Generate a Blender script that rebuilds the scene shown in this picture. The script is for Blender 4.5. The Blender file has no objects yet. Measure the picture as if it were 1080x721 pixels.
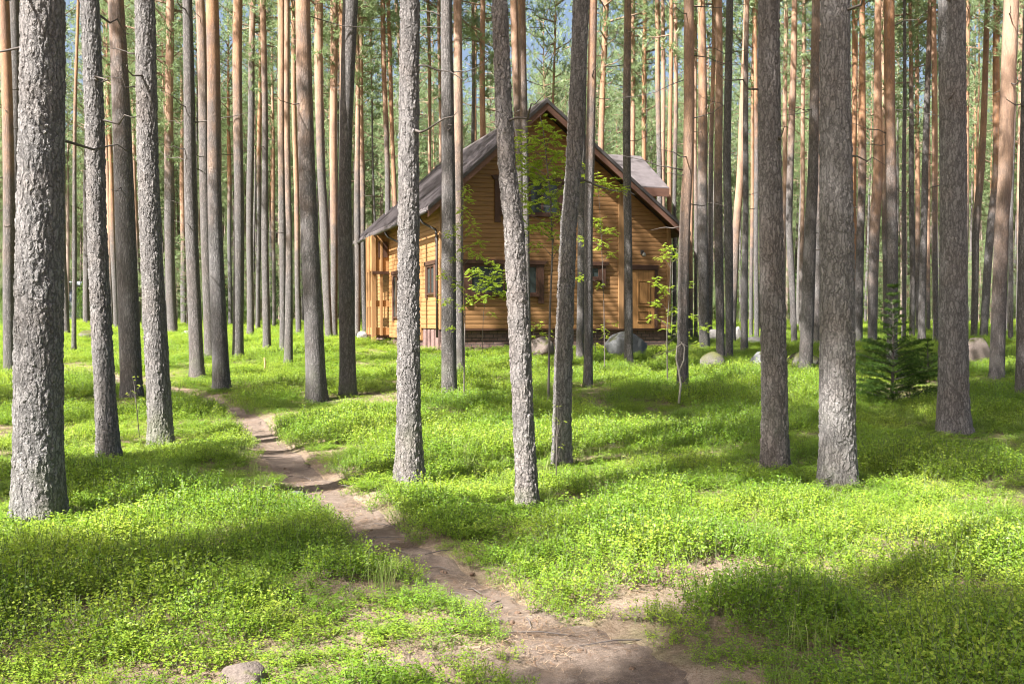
import bpy, bmesh, math, random
import numpy as np
from mathutils import Vector, Matrix

R = math.radians
SC = bpy.context.scene
COL = SC.collection
random.seed(7)
RNG = np.random.default_rng(11)

# ------------------------------------------------------------------ camera, sky, sun, exposure
CAM_Z = 1.65
FPX = 1050.0
PITCH = math.atan(25.5 / FPX)
cd = bpy.data.cameras.new('camera'); cam = bpy.data.objects.new('camera', cd); COL.objects.link(cam)
cam.location = (0, 0, CAM_Z); cam.rotation_euler = (R(90) - PITCH, 0, 0)
cd.sensor_width = 36; cd.lens = 36 * FPX / 1080; cd.clip_start = 0.05; cd.clip_end = 2000
SC.camera = cam

SUN_AZ = R(40)      # how far behind the left-hand side the sun stands
SUN_EL = R(49)
SUN_DIR = Vector((-math.cos(SUN_AZ) * math.cos(SUN_EL), -math.sin(SUN_AZ) * math.cos(SUN_EL), math.sin(SUN_EL)))
w = bpy.data.worlds.new('World'); SC.world = w; w.use_nodes = True
nt = w.node_tree; bg = nt.nodes['Background']
sky = nt.nodes.new('ShaderNodeTexSky'); sky.sky_type = 'NISHITA'; sky.sun_disc = False
sky.sun_elevation = SUN_EL; sky.sun_rotation = math.atan2(SUN_DIR.x, SUN_DIR.y) % (2 * math.pi)
sky.air_density = 1.0; sky.dust_density = 6.5; sky.ozone_density = 1.0
nt.links.new(sky.outputs[0], bg.inputs[0]); bg.inputs[1].default_value = 0.05
sd = bpy.data.lights.new('sun', 'SUN'); sun = bpy.data.objects.new('sun', sd); COL.objects.link(sun)
sd.energy = 5.0; sd.angle = R(0.53); sd.color = (1.0, 0.965, 0.905)
sun.rotation_euler = (-SUN_DIR).to_track_quat('-Z', 'Y').to_euler(); sun.location = SUN_DIR * 60
vs = SC.view_settings; vs.view_transform = 'Standard'; vs.look = 'None'; vs.gamma = 1; vs.use_curve_mapping = False
vs.exposure = 2.38
SC.render.engine = 'CYCLES'
cy = SC.cycles
cy.use_denoising = True; cy.max_bounces = 7; cy.diffuse_bounces = 4; cy.glossy_bounces = 2
cy.transmission_bounces = 4; cy.transparent_max_bounces = 8; cy.caustics_reflective = False; cy.caustics_refractive = False
cy.use_adaptive_sampling = True; cy.adaptive_threshold = 0.01
cy.sample_clamp_indirect = 6.0
cy.filter_width = 1.05

# ------------------------------------------------------------------ noise and terrain
def _hash(ix, iy, s):
    n = (ix.astype(np.int64) * 374761393 + iy.astype(np.int64) * 668265263 + s * 974634777) & 0x7fffffff
    n = ((n ^ (n >> 13)) * 1274126177) & 0x7fffffff
    return ((n ^ (n >> 16)) & 0xffffff) / float(0xffffff)

def noise(x, y, s=0):
    x = np.asarray(x, float); y = np.asarray(y, float)
    ix = np.floor(x); iy = np.floor(y); fx = x - ix; fy = y - iy
    u = fx * fx * (3 - 2 * fx); v = fy * fy * (3 - 2 * fy)
    a = _hash(ix, iy, s); b = _hash(ix + 1, iy, s); c = _hash(ix, iy + 1, s); d = _hash(ix + 1, iy + 1, s)
    return (a * (1 - u) + b * u) * (1 - v) + (c * (1 - u) + d * u) * v

def fbm(x, y, s=0, o=3):
    t = 0; a = 0.5; n = 0
    for i in range(o):
        t = t + a * noise(x * 2 ** i, y * 2 ** i, s + i); n += a; a *= 0.5
    return t / n

def smooth(e0, e1, x):
    t = np.clip((np.asarray(x, float) - e0) / (e1 - e0), 0, 1)
    return t * t * (3 - 2 * t)

def base_h(x, y):
    y = np.asarray(y, float); x = np.asarray(x, float)
    h = 1.5 * (1 - np.exp(-np.maximum(y - 4, 0) / 60.0))
    r = smooth(2, 8, y)
    return h + (0.16 * (fbm(x / 7 + 3.1, y / 7 + 8.2, 5) - 0.5) + 0.11 * (fbm(x / 1.5, y / 1.5, 9) - 0.5)) * (0.4 + 0.6 * r)

def ray(px, py):
    x = (px - 540) / FPX; y = -(py - 360.5) / FPX
    c, s = math.cos(PITCH), math.sin(PITCH)
    return np.array((x, c + y * s, -s + y * c))

def unproject(px, py, veg=0.13, far=95.0, fn=None):
    """ground point seen at a place of the photograph (through low plants of height veg)"""
    fn = fn or base_h
    d = ray(px, py); d = d / d[1]
    ys = np.linspace(3.0, far, 4000)
    f = CAM_Z + d[2] * ys - fn(d[0] * ys, ys) - veg * smooth(5, 9, ys)
    k = np.argmax(f < 0) if (f < 0).any() else len(ys) - 1
    return float(d[0] * ys[k]), float(ys[k])

def at_depth(px, py, Y):
    d = ray(px, py); d = d / d[1]
    return Vector((float(d[0] * Y), Y, float(CAM_Z + d[2] * Y)))

# the trodden path, measured along its middle: picture x, y, half width in metres
PATH_PX = [(92, 394, .34), (140, 404, .32), (196, 416, .30), (224, 421, .32), (248, 432, .33), (268, 450, .34), (288, 472, .34), (316, 497, .34), (352, 524, .35), (394, 556, .36),
           (440, 588, .34), (500, 622, .34), (556, 652, .42), (612, 680, .60), (650, 712, .72)]
PATH = [(*unproject(x, y, 0.0), hw * (.68 if y < 640 else .56)) for x, y, hw in PATH_PX]
PATH = [(PATH[0][0] - 4.2, PATH[0][1] + 1.3, .3), ] + PATH
PATH += [(PATH[-1][0] + .25, PATH[-1][1] - 1.2, .5), (1.0, 1.8, .5), (1.3, -2, .5)]
def path_curve(P, n=14):
    out = []
    for i in range(len(P) - 1):
        p0 = P[max(i - 1, 0)]; p1 = P[i]; p2 = P[i + 1]; p3 = P[min(i + 2, len(P) - 1)]
        for k in range(n):
            t = k / n
            out.append([0.5 * (2 * b + (c - a) * t + (2 * a - 5 * b + 4 * c - d) * t * t + (-a + 3 * b - 3 * c + d) * t ** 3)
                        for a, b, c, d in zip(p0, p1, p2, p3)])
    out.append(list(P[-1])); return np.array(out)
PC = path_curve(PATH)
def path_dist(x, y):
    """distance to the path's middle divided by its half width there"""
    x = np.asarray(x, float); y = np.asarray(y, float); best = np.full(x.shape, 99.0)
    for px, py, hw in PC:
        best = np.minimum(best, np.hypot(x - px, y - py) / hw)
    return best

# bare sandy patches: picture centre and half axes in metres
BARE = []
for px, py, rx, ry in [(725, 612, .62, .42), (690, 640, .5, .3), (955, 578, .36, .35), (620, 704, .8, .25), (395, 524, .3, .3), (90, 393, .9, 1.6),
                       (215, 673, .35, .16), (60, 662, .45, .12), (1010, 640, .15, .12), (520, 690, .3, .2), (780, 606, .3, .3), (410, 700, .35, .12)]:
    BARE.append((*unproject(px, py, 0.0), rx * .68, ry * .68))
def bareness(x, y):
    b = np.zeros(np.shape(x))
    for cx, cy_, rx, ry in BARE:
        b = np.maximum(b, 1 - np.hypot((x - cx) / rx, (y - cy_) / ry) * .62)
    n = fbm(x * 2.2, y * 2.2, 31, 4) - .5
    return np.clip(b + n * .9, 0, 1) * (b > -.3)

def terrain(x, y):
    x = np.asarray(x, float); y = np.asarray(y, float)
    h = base_h(x, y)
    near = (y < 45) & (y > -6) & (np.abs(x) < 25)
    if near.any():
        d = np.full(x.shape, 9.0); d[near] = path_dist(x[near], y[near])
        h = h - 0.06 * (1 - smooth(.55, 1.5, d))
    return h
def gz(x, y):
    return float(terrain(np.array([x]), np.array([y]))[0])

# ------------------------------------------------------------------ object helpers
def mesh_np(name, verts, faces, mats=None, fmat=None, smooth_=False):
    me = bpy.data.meshes.new(name)
    me.from_pydata(np.asarray(verts, float).tolist(), [], [list(map(int, f)) for f in faces] if not isinstance(faces, np.ndarray) else faces.tolist())
    if mats:
        for m in mats: me.materials.append(m)
    if fmat is not None: me.polygons.foreach_set('material_index', np.asarray(fmat, np.int32))
    if smooth_: me.polygons.foreach_set('use_smooth', np.ones(len(me.polygons), bool))
    me.update(); return me

def obj(name, me, parent=None, loc=(0, 0, 0), rot=(0, 0, 0), **props):
    o = bpy.data.objects.new(name, me); COL.objects.link(o); o.parent = parent
    o.location = loc; o.rotation_euler = rot
    for k, v in props.items(): o[k] = v
    return o

def thing(name, label, cat, loc=(0, 0, 0), rotz=0, group=None):
    o = bpy.data.objects.new(name, None); COL.objects.link(o); o.location = loc; o.rotation_euler = (0, 0, rotz)
    o.empty_display_size = .2
    o['label'] = label; o['category'] = cat
    if group: o['group'] = group
    return o

class MB:
    """collects boxes, prisms and tubes into one mesh"""
    def __init__(s): s.v = []; s.f = []
    def add(s, v, f):
        n = len(s.v); s.v += [tuple(map(float, p)) for p in v]; s.f += [[i + n for i in q] for q in f]; return s
    def box(s, a, b):
        (x0, y0, z0), (x1, y1, z1) = a, b
        return s.add([(x0, y0, z0), (x1, y0, z0), (x1, y1, z0), (x0, y1, z0), (x0, y0, z1), (x1, y0, z1), (x1, y1, z1), (x0, y1, z1)],
                     [(0, 3, 2, 1), (4, 5, 6, 7), (0, 1, 5, 4), (1, 2, 6, 5), (2, 3, 7, 6), (3, 0, 4, 7)])
    def prism(s, poly, off):
        """polygon (list of points) pushed along off"""
        n = len(poly); o = Vector(off)
        v = [Vector(p) for p in poly]; v += [p + o for p in v]
        f = [list(range(n))[::-1], [n + i for i in range(n)]] + [[i, (i + 1) % n, n + (i + 1) % n, n + i] for i in range(n)]
        return s.add(v, f)
    def tube(s, pts, rad, n=6, cap=True):
        pts = [Vector(p) for p in pts]; m = len(pts)
        rad = rad if hasattr(rad, '__len__') else [rad] * m
        vv = []; ff = []
        for i, p in enumerate(pts):
            d = (pts[min(i + 1, m - 1)] - pts[max(i - 1, 0)]).normalized()
            a = d.orthogonal().normalized() if abs(d.z) < .9 else Vector((1, 0, 0)).cross(d).normalized()
            if i == 0: ref = a
            a = (ref - d * ref.dot(d)).normalized(); ref = a; b = d.cross(a)
            for k in range(n):
                t = 2 * math.pi * k / n; vv.append(p + (a * math.cos(t) + b * math.sin(t)) * rad[i])
        for i in range(m - 1):
            for k in range(n):
                ff.append([i * n + k, i * n + (k + 1) % n, (i + 1) * n + (k + 1) % n, (i + 1) * n + k])
        if cap: ff += [list(range(n))[::-1], [(m - 1) * n + k for k in range(n)]]
        return s.add(vv, ff)
    def build(s, name, mat, parent=None, bevel=0, smooth_=False, **props):
        me = mesh_np(name, s.v, s.f, [mat], None, smooth_)
        bm = bmesh.new(); bm.from_mesh(me); bmesh.ops.recalc_face_normals(bm, faces=bm.faces)
        bm.to_mesh(me); bm.free()
        o = obj(name, me, parent, **props)
        if bevel:
            m = o.modifiers.new('bevel', 'BEVEL'); m.width = bevel; m.segments = 2; m.limit_method = 'ANGLE'
        return o

# ------------------------------------------------------------------ materials
class NT:
    def __init__(s, name):
        s.m = bpy.data.materials.new(name); s.m.use_nodes = True; s.t = s.m.node_tree
        s.b = s.t.nodes['Principled BSDF']; s.out = s.t.nodes['Material Output']
        s.b.inputs['Specular IOR Level'].default_value = .25; s.b.inputs['Roughness'].default_value = .85
    def n(s, typ, **kw):
        o = s.t.nodes.new('ShaderNode' + typ)
        for k, v in kw.items():
            if k.startswith('i_'):
                key = k[2:]; key = int(key) if key.isdigit() else key.replace('_', ' ')
                s.set(o.inputs[key], v)
            else: setattr(o, k, v)
        return o
    def set(s, inp, v):
        if isinstance(v, bpy.types.NodeSocket): s.t.links.new(v, inp)
        else:
            if isinstance(v, tuple) and len(v) == 3 and inp.type == 'RGBA': v = (*v, 1)
            inp.default_value = v
    def math(s, op, a, b=None, c=None, clamp=False):
        o = s.n('Math', operation=op, use_clamp=clamp); s.set(o.inputs[0], a)
        if b is not None: s.set(o.inputs[1], b)
        if c is not None: s.set(o.inputs[2], c)
        return o.outputs[0]
    def mix(s, f, a, b, mode='MIX'):
        o = s.n('Mix', data_type='RGBA', blend_type=mode); s.set(o.inputs[0], f); s.set(o.inputs[6], a); s.set(o.inputs[7], b); return o.outputs[2]
    def ramp(s, f, stops):
        o = s.n('ValToRGB'); s.set(o.inputs[0], f); e = o.color_ramp.elements
        while len(e) < len(stops): e.new(.5)
        for q, (p, c) in zip(e, stops): q.position = p; q.color = (*c, 1) if len(c) == 3 else c
        return o.outputs[0]
    def mapr(s, v, a, b, c=0., d=1., typ='SMOOTHSTEP'):
        o = s.n('MapRange', interpolation_type=typ); s.set(o.inputs[0], v)
        for i, q in enumerate((a, b, c, d)): s.set(o.inputs[1 + i], q)
        return o.outputs[0]
    def coord(s, which='Object', scale=(1, 1, 1), loc=None):
        c = s.n('TexCoord').outputs[which]
        m = s.n('Mapping'); s.set(m.inputs[0], c); m.inputs['Scale'].default_value = scale
        if loc is not None: s.set(m.inputs['Location'], loc)
        return m.outputs[0]
    def noise(s, v, scale, detail=3, rough=.6, dist=0):
        o = s.n('TexNoise'); s.set(o.inputs['Vector'], v); o.inputs['Scale'].default_value = scale
        o.inputs['Detail'].default_value = detail; o.inputs['Roughness'].default_value = rough; o.inputs['Distortion'].default_value = dist
        return o.outputs[0]
    def bump(s, h, dist=.01, strength=1.0, normal=None):
        o = s.n('Bump'); s.set(o.inputs['Height'], h); o.inputs['Distance'].default_value = dist; o.inputs['Strength'].default_value = strength
        if normal is not None: s.set(o.inputs['Normal'], normal)
        s.t.links.new(o.outputs[0], s.b.inputs['Normal']); return o.outputs[0]
    def color(s, c): s.set(s.b.inputs['Base Color'], c)

def bark_material(name, displace):
    t = NT(name)
    rnd = t.n('ObjectInfo').outputs['Random']
    comb = t.n('CombineXYZ'); t.set(comb.inputs[0], t.math('MULTIPLY', rnd, 31.0)); t.set(comb.inputs[1], t.math('MULTIPLY', rnd, 17.0)); t.set(comb.inputs[2], t.math('MULTIPLY', rnd, 53.0))
    oc = t.n('TexCoord').outputs['Object']
    add = t.n('VectorMath', operation='ADD'); t.set(add.inputs[0], oc); t.set(add.inputs[1], comb.outputs[0])
    p = add.outputs[0]
    wn = t.n('TexNoise'); t.set(wn.inputs['Vector'], p); wn.inputs['Scale'].default_value = 14; wn.inputs['Detail'].default_value = 4; wn.inputs['Roughness'].default_value = .65
    sub = t.n('VectorMath', operation='MULTIPLY_ADD'); t.set(sub.inputs[0], wn.outputs['Color']); sub.inputs[1].default_value = (.085, .085, .30); t.set(sub.inputs[2], p)
    sc = t.n('VectorMath', operation='MULTIPLY'); t.set(sc.inputs[0], sub.outputs[0]); sc.inputs[1].default_value = (1, 1, .20)
    vo = t.n('TexVoronoi', feature='DISTANCE_TO_EDGE'); t.set(vo.inputs['Vector'], sc.outputs[0]); vo.inputs['Scale'].default_value = 29
    vo2 = t.n('TexVoronoi', feature='F1'); t.set(vo2.inputs['Vector'], sc.outputs[0]); vo2.inputs['Scale'].default_value = 29
    sc2 = t.n('VectorMath', operation='MULTIPLY'); t.set(sc2.inputs[0], sub.outputs[0]); sc2.inputs[1].default_value = (1, 1, .26)
    vo3 = t.n('TexVoronoi', feature='DISTANCE_TO_EDGE'); t.set(vo3.inputs['Vector'], sc2.outputs[0]); vo3.inputs['Scale'].default_value = 55
    plate = t.mapr(vo.outputs['Distance'], 0.0, 0.30)
    small = t.mapr(vo3.outputs['Distance'], 0.0, 0.22)
    fine = t.noise(p, 60, 4, .65)
    stretch = t.n('VectorMath', operation='MULTIPLY'); t.set(stretch.inputs[0], p); stretch.inputs[1].default_value = (1, 1, .16)
    streak = t.noise(stretch.outputs[0], 26, 4, .7)
    scar = t.noise(stretch.outputs[0], 9, 5, .75)
    big = t.noise(p, 2.2, 3, .6)
    # height above ground decides grey furrowed bark or thin orange bark
    z = t.n('SeparateXYZ'); t.set(z.inputs[0], oc)
    at = t.n('Attribute', attribute_type='OBJECT', attribute_name='orange')
    zz = t.math('SUBTRACT', t.math('ADD', z.outputs[2], t.math('MULTIPLY', t.math('SUBTRACT', big, .5), 5.0)), at.outputs['Fac'])
    orange = t.mapr(zz, -2.4, 3.0)
    grey = t.ramp(t.math('ADD', t.math('MULTIPLY', fine, .72), t.math('MULTIPLY', vo2.outputs['Color'], .28)),
                  [(.25, (.10, .094, .093)), (.5, (.18, .170, .168)), (.75, (.245, .234, .232))])
    hue = t.math('FRACT', t.math('MULTIPLY', rnd, 7.3))
    grey = t.mix(t.math('MULTIPLY', hue, .4), grey, t.mix(1.0, grey, (1.04, .94, .88), 'MULTIPLY'))
    grey = t.mix(t.mapr(t.noise(p, 1.3, 4, .65), .45, .7, 0, .45), grey, t.mix(1.0, grey, (1.0, .88, .80), 'MULTIPLY'))
    org = t.ramp(t.math('ADD', t.math('MULTIPLY', fine, .5), t.math('MULTIPLY', big, .5)),
                 [(.25, (.17, .078, .040)), (.5, (.31, .160, .082)), (.75, (.42, .262, .158))])
    org = t.mix(t.math('MULTIPLY', hue, .6), org, (.34, .255, .205))
    org = t.mix(t.mapr(scar, .47, .62, 0, .8), org, (.19, .125, .095))
    org = t.mix(t.mapr(streak, .58, .75, 0, .4), org, (.46, .36, .28))
    col = t.mix(orange, grey, org)
    furrow = t.math('MULTIPLY', t.math('MULTIPLY', plate, t.math('ADD', t.math('MULTIPLY', small, .5), .5)), t.mapr(streak, .25, .62, .35, 1.0))
    dark = t.mapr(furrow, 0.0, .5, .42, 1.0, 'LINEAR')
    dark = t.math('ADD', t.math('MULTIPLY', dark, t.math('SUBTRACT', 1.0, t.math('MULTIPLY', orange, .6))), t.math('MULTIPLY', orange, .6))
    col = t.mix(1.0, col, t.n('CombineColor', i_0=dark, i_1=dark, i_2=dark).outputs[0], 'MULTIPLY')
    # a little green-grey algae low down
    moss = t.math('MULTIPLY', t.mapr(z.outputs[2], .9, .0), t.mapr(big, .45, .7))
    col = t.mix(t.math('MULTIPLY', moss, .35), col, (.13, .15, .07))
    t.color(col)
    amp = t.math('SUBTRACT', 1.0, t.math('MULTIPLY', orange, .75))
    h = t.math('ADD', t.math('MULTIPLY', furrow, 1.0), t.math('MULTIPLY', fine, .22))
    h = t.math('MULTIPLY', h, amp)
    if displace:
        d = t.n('Displacement'); t.set(d.inputs['Height'], h); d.inputs['Midlevel'].default_value = .7; d.inputs['Scale'].default_value = .014
        t.t.links.new(d.outputs[0], t.out.inputs['Displacement']); t.m.displacement_method = 'BOTH'
    else:
        t.bump(h, .022, 1.0)
    t.b.inputs['Roughness'].default_value = .9
    return t.m

def leaf_material(name, stops, trans=(.30, .42, .05), tmix=.4, island=True, rough=.45, spec=.3, patch=False):
    t = NT(name)
    rnd = t.n('ObjectInfo').outputs['Random']
    isl = t.n('NewGeometry').outputs['Random Per Island']
    f = t.math('ADD', t.math('MULTIPLY', rnd, .5), t.math('MULTIPLY', isl, .5)) if island else rnd
    if patch:
        pn = t.noise(t.n('NewGeometry').outputs['Position'], .55, 3, .6)
        f = t.math('ADD', t.math('MULTIPLY', f, .62), t.math('MULTIPLY', t.mapr(pn, .3, .7), .38))
    c = t.ramp(f, stops); t.color(c); t.b.inputs['Roughness'].default_value = rough; t.b.inputs['Specular IOR Level'].default_value = spec
    tr = t.n('BsdfTranslucent'); t.set(tr.inputs[0], t.mix(.35, trans, c))
    mx = t.n('MixShader'); mx.inputs[0].default_value = tmix
    t.t.links.new(t.b.outputs[0], mx.inputs[1]); t.t.links.new(tr.outputs[0], mx.inputs[2]); t.t.links.new(mx.outputs[0], t.out.inputs['Surface'])
    return t.m

def simple(name, c, rough=.8, bump_scale=0, bump_d=.003, var=.25, scale=(1, 1, 1), spec=.25):
    t = NT(name); v = t.coord('Object', scale); n = t.noise(v, bump_scale or 8, 4)
    t.color(t.ramp(n, [(.3, tuple(q * (1 - var) for q in c)), (.7, tuple(min(1, q * (1 + var)) for q in c))]))
    t.b.inputs['Roughness'].default_value = rough; t.b.inputs['Specular IOR Level'].default_value = spec
    if bump_scale: t.bump(n, bump_d)
    return t.m

M_BARK_NEAR = bark_material('pine_bark_close', True)
M_BARK = bark_material('pine_bark', False)
M_NEEDLE = leaf_material('pine_needles', [(.15, (.095, .138, .062)), (.5, (.148, .205, .096)), (.85, (.225, .28, .14))], (.34, .44, .18), .38)
M_TWIG = simple('dead_twig_bark', (.085, .072, .066), .9)
M_FARBARK = simple('distant_pine_bark', (.20, .155, .13), .9, 5, .01, .35, (1, 1, .2))
M_BRANCH = simple('orange_branch_bark', (.17, .115, .082), .9)
M_BERRY = leaf_material('bilberry_leaves', [(.1, (.050, .125, .014)), (.5, (.150, .255, .023)), (.8, (.285, .355, .045)), (1.0, (.38, .38, .08))], (.44, .58, .04), .42, patch=True)
M_STEM = simple('bilberry_stems', (.10, .13, .05), .8)
M_GRASS = leaf_material('grass_blades', [(.2, (.12, .20, .04)), (.6, (.20, .26, .07)), (1.0, (.34, .32, .15))], (.35, .42, .10), .35)
M_HEATH = simple('dry_heather', (.13, .105, .088), .9)
M_ROWAN = leaf_material('rowan_leaves', [(.1, (.13, .21, .02)), (.5, (.23, .31, .030)), (.9, (.35, .39, .05))], (.56, .66, .07), .5)
M_SPRUCE = leaf_material('spruce_needles', [(.1, (.013, .034, .007)), (.5, (.030, .066, .012)), (.9, (.085, .125, .02))], (.07, .12, .02), .12, spec=.08, rough=.7)
M_YOUNG = leaf_material('young_foliage', [(.1, (.055, .11, .025)), (.5, (.09, .16, .035)), (.9, (.15, .21, .05))], (.25, .36, .07), .4)

# ground: needle litter with moss, sand showing where it is bare
t = NT('forest_floor'); v = t.coord('Object')
n1 = t.noise(v, 1.2, 4); n2 = t.noise(v, 26, 5, .7); n3 = t.noise(v, 110, 3, .7)
lit = t.ramp(t.math('ADD', t.math('MULTIPLY', n2, .55), t.math('MULTIPLY', n3, .45)), [(.3, (.085, .058, .036)), (.5, (.20, .145, .098)), (.72, (.36, .275, .20))])
mos = t.ramp(n2, [(.3, (.035, .055, .014)), (.7, (.13, .16, .035))])
c = t.mix(t.mapr(n1, .46, .66, 0, .8), lit, mos)
bare = t.n('Attribute', attribute_name='bare').outputs['Fac']
sand = t.ramp(t.math('ADD', t.math('MULTIPLY', n2, .5), t.math('MULTIPLY', n3, .5)), [(.3, (.12, .08, .055)), (.5, (.24, .18, .135)), (.7, (.38, .31, .25))])
t.color(t.mix(bare, c, sand)); t.bump(t.math('ADD', n2, t.math('MULTIPLY', n3, .6)), .03); M_GROUND = t.m
t = NT('trodden_earth'); v = t.coord('Object'); n2 = t.noise(v, 14, 5, .7); n3 = t.noise(v, 130, 4, .75); n1 = t.noise(v, 3.0, 3)
vo = t.n('TexVoronoi', feature='F1'); t.set(vo.inputs['Vector'], v); vo.inputs['Scale'].default_value = 55
c = t.ramp(t.math('ADD', t.math('MULTIPLY', n2, .45), t.math('MULTIPLY', n3, .55)), [(.32, (.056, .040, .031)), (.5, (.140, .105, .083)), (.68, (.27, .215, .176))])
c = t.mix(t.mapr(n1, .55, .75, 0, .5), c, (.19, .13, .09))
c = t.mix(t.mapr(vo.outputs['Distance'], .22, .1, 0, .55), c, (.13, .085, .06))
t.color(c); t.bump(t.math('ADD', n2, t.math('MULTIPLY', n3, .7)), .02); M_PATH = t.m

def stone_material(name, c, moss):
    t = NT(name); v = t.coord('Object'); n1 = t.noise(v, 3, 5, .65); n2 = t.noise(v, 40, 4, .7)
    col = t.ramp(t.math('ADD', t.math('MULTIPLY', n1, .5), t.math('MULTIPLY', n2, .5)), [(.32, tuple(q * .5 for q in c)), (.5, c), (.7, tuple(min(.8, q * 1.45) for q in c))])
    nz = t.n('SeparateXYZ'); t.set(nz.inputs[0], t.n('NewGeometry').outputs['Normal'])
    mk = t.math('MULTIPLY', t.mapr(nz.outputs[2], .35, .8), t.mapr(t.noise(v, 5, 4), .62 - moss * .45, .75 - moss * .4))
    col = t.mix(mk, col, t.ramp(n2, [(.3, (.028, .036, .010)), (.7, (.085, .080, .026))])); t.color(col)
    t.bump(t.math('ADD', n1, t.math('MULTIPLY', n2, .4)), .04); return t.m
M_STONE = stone_material('grey_granite', (.115, .117, .12), .3)
M_STONE_PINK = stone_material('pinkish_granite', (.125, .10, .088), .35)
M_STONE_MOSS = stone_material('mossy_granite', (.085, .078, .068), .95)
M_STONE_PALE = stone_material('pale_granite', (.19, .178, .17), .1)

# house materials
def wood(name, c, along='x', gloss=.5):
    t = NT(name)
    sc = {'x': (.8, 14, 14), 'z': (14, 14, .8), 'y': (14, .8, 14)}[along]
    v = t.coord('Object', sc); n = t.noise(v, 2.2, 5, .65, .6); b = t.noise(t.coord('Object'), .8, 3)
    col = t.ramp(n, [(.28, tuple(q * .62 for q in c)), (.55, c), (.8, tuple(min(.9, q * 1.22) for q in c))])
    col = t.mix(t.mapr(b, .3, .75, 0, .35), col, tuple(q * .72 for q in c)); t.color(col)
    t.bump(n, .003, .6); t.b.inputs['Roughness'].default_value = gloss; return t.m
M_LOG = wood('honey_log_siding', (.235, .126, .054))
M_LOGY = wood('honey_log_siding_side', (.31, .168, .072), 'y')
M_POST = wood('honey_post', (.245, .138, .064), 'z')
M_DARKWOOD = wood('dark_brown_trim', (.060, .030, .020), 'z')
M_BARGE = wood('brown_barge_board', (.125, .066, .048), 'x')
M_DOOR = wood('golden_door', (.24, .125, .046), 'z')
t = NT('brown_sheet_roof'); v = t.coord('Object'); n = t.noise(v, 5, 4)
t.color(t.ramp(n, [(.3, (.068, .058, .060)), (.7, (.112, .098, .102))])); t.b.inputs['Roughness'].default_value = .42; t.b.inputs['Specular IOR Level'].default_value = .5
t.bump(n, .004); M_ROOF = t.m
t = NT('dark_brick_plinth'); v = t.coord('Object', (1, 1, 1))
sp = t.n('SeparateXYZ'); t.set(sp.inputs[0], v); cb = t.n('CombineXYZ'); t.set(cb.inputs[0], t.math('ADD', sp.outputs[0], sp.outputs[1])); t.set(cb.inputs[1], sp.outputs[2])
br = t.n('TexBrick'); t.set(br.inputs['Vector'], cb.outputs[0]); br.inputs['Scale'].default_value = 1.0
br.inputs['Brick Width'].default_value = .30; br.inputs['Row Height'].default_value = .11; br.inputs['Mortar Size'].default_value = .012
br.inputs['Color1'].default_value = (.105, .065, .055, 1); br.inputs['Color2'].default_value = (.16, .105, .09, 1); br.inputs['Mortar'].default_value = (.05, .042, .04, 1)
t.color(t.mix(.5, br.outputs[0], t.mix(1., br.outputs[0], t.ramp(t.noise(v, 9, 4), [(.3, (.5, .5, .5)), (.7, (1.4, 1.4, 1.4))]), 'MULTIPLY')))
t.bump(t.math('SUBTRACT', 1.0, br.outputs['Fac']), .012); M_BRICK = t.m
t = NT('window_glass'); t.b.inputs['Base Color'].default_value = (.035, .045, .045, 1); t.b.inputs['Roughness'].default_value = .04; t.b.inputs['Specular IOR Level'].default_value = .55
M_GLASS = t.m
M_CURTAIN = simple('pale_curtain', (.50, .52, .49), .9, 6, .01, .2, (4, 4, .3))
M_METAL = simple('dark_metal', (.05, .045, .045), .4)
M_LAMP = simple('white_lamp_glass', (.22, .22, .21), .3)

# ------------------------------------------------------------------ ground and path
def spaced(lo, hi, a, b, step, grow=1.13):
    c = list(np.arange(a, b + 1e-6, step)); s = step; x = c[-1]
    while x < hi: s *= grow; x += s; c.append(x)
    s = step; x = c[0]
    while x > lo: s *= grow; x -= s; c.insert(0, x)
    return np.array(c)
gx = spaced(-420, 420, -12, 12, .12); gy = spaced(-160, 620, 2, 26, .12)
X, Y = np.meshgrid(gx, gy); Z = terrain(X.ravel(), Y.ravel())
nx, ny = len(gx), len(gy)
idx = np.arange(nx * ny).reshape(ny, nx)
F = np.stack([idx[:-1, :-1].ravel(), idx[:-1, 1:].ravel(), idx[1:, 1:].ravel(), idx[1:, :-1].ravel()], 1)
gm = mesh_np('forest_ground', np.stack([X.ravel(), Y.ravel(), Z], 1), F, [M_GROUND], None, True)
a = gm.attributes.new('bare', 'FLOAT', 'POINT')
bb = np.clip(bareness(X.ravel(), Y.ravel()) * 1.5, 0, 1) + .3 * (1 - smooth(.9, 1.4, path_dist(X.ravel(), Y.ravel())))
a.data.foreach_set('value', np.clip(bb, 0, 1).astype(np.float32))
obj('ground', gm, kind='structure')

nl = 15; pv = []; pf = []
for i, (px, py, hw) in enumerate(PC):
    d = PC[min(i + 1, len(PC) - 1)][:2] - PC[max(i - 1, 0)][:2]; d = d / (np.linalg.norm(d) + 1e-9); nrm = np.array((-d[1], d[0]))
    for k in range(nl):
        s = (k / (nl - 1) * 2 - 1); wv = 1.12 + .5 * (fbm(np.array([i * .33]), np.array([4.0 if s < 0 else 9.0]), 3)[0] - .5)
        q = np.array((px, py)) + nrm * s * hw * wv
        dz = .016 - .05 * smooth(.72, 1.0, abs(s)) + .012 * (noise(np.array([q[0] * 7]), np.array([q[1] * 7]), 4)[0] - .5)
        pv.append((q[0], q[1], gz(*q) + float(dz)))
for i in range(len(PC) - 1):
    for k in range(nl - 1):
        j = i * nl + k; pf.append((j, j + nl, j + nl + 1, j + 1))
obj('path', mesh_np('path', pv, pf, [M_PATH], None, True), kind='structure')

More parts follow.
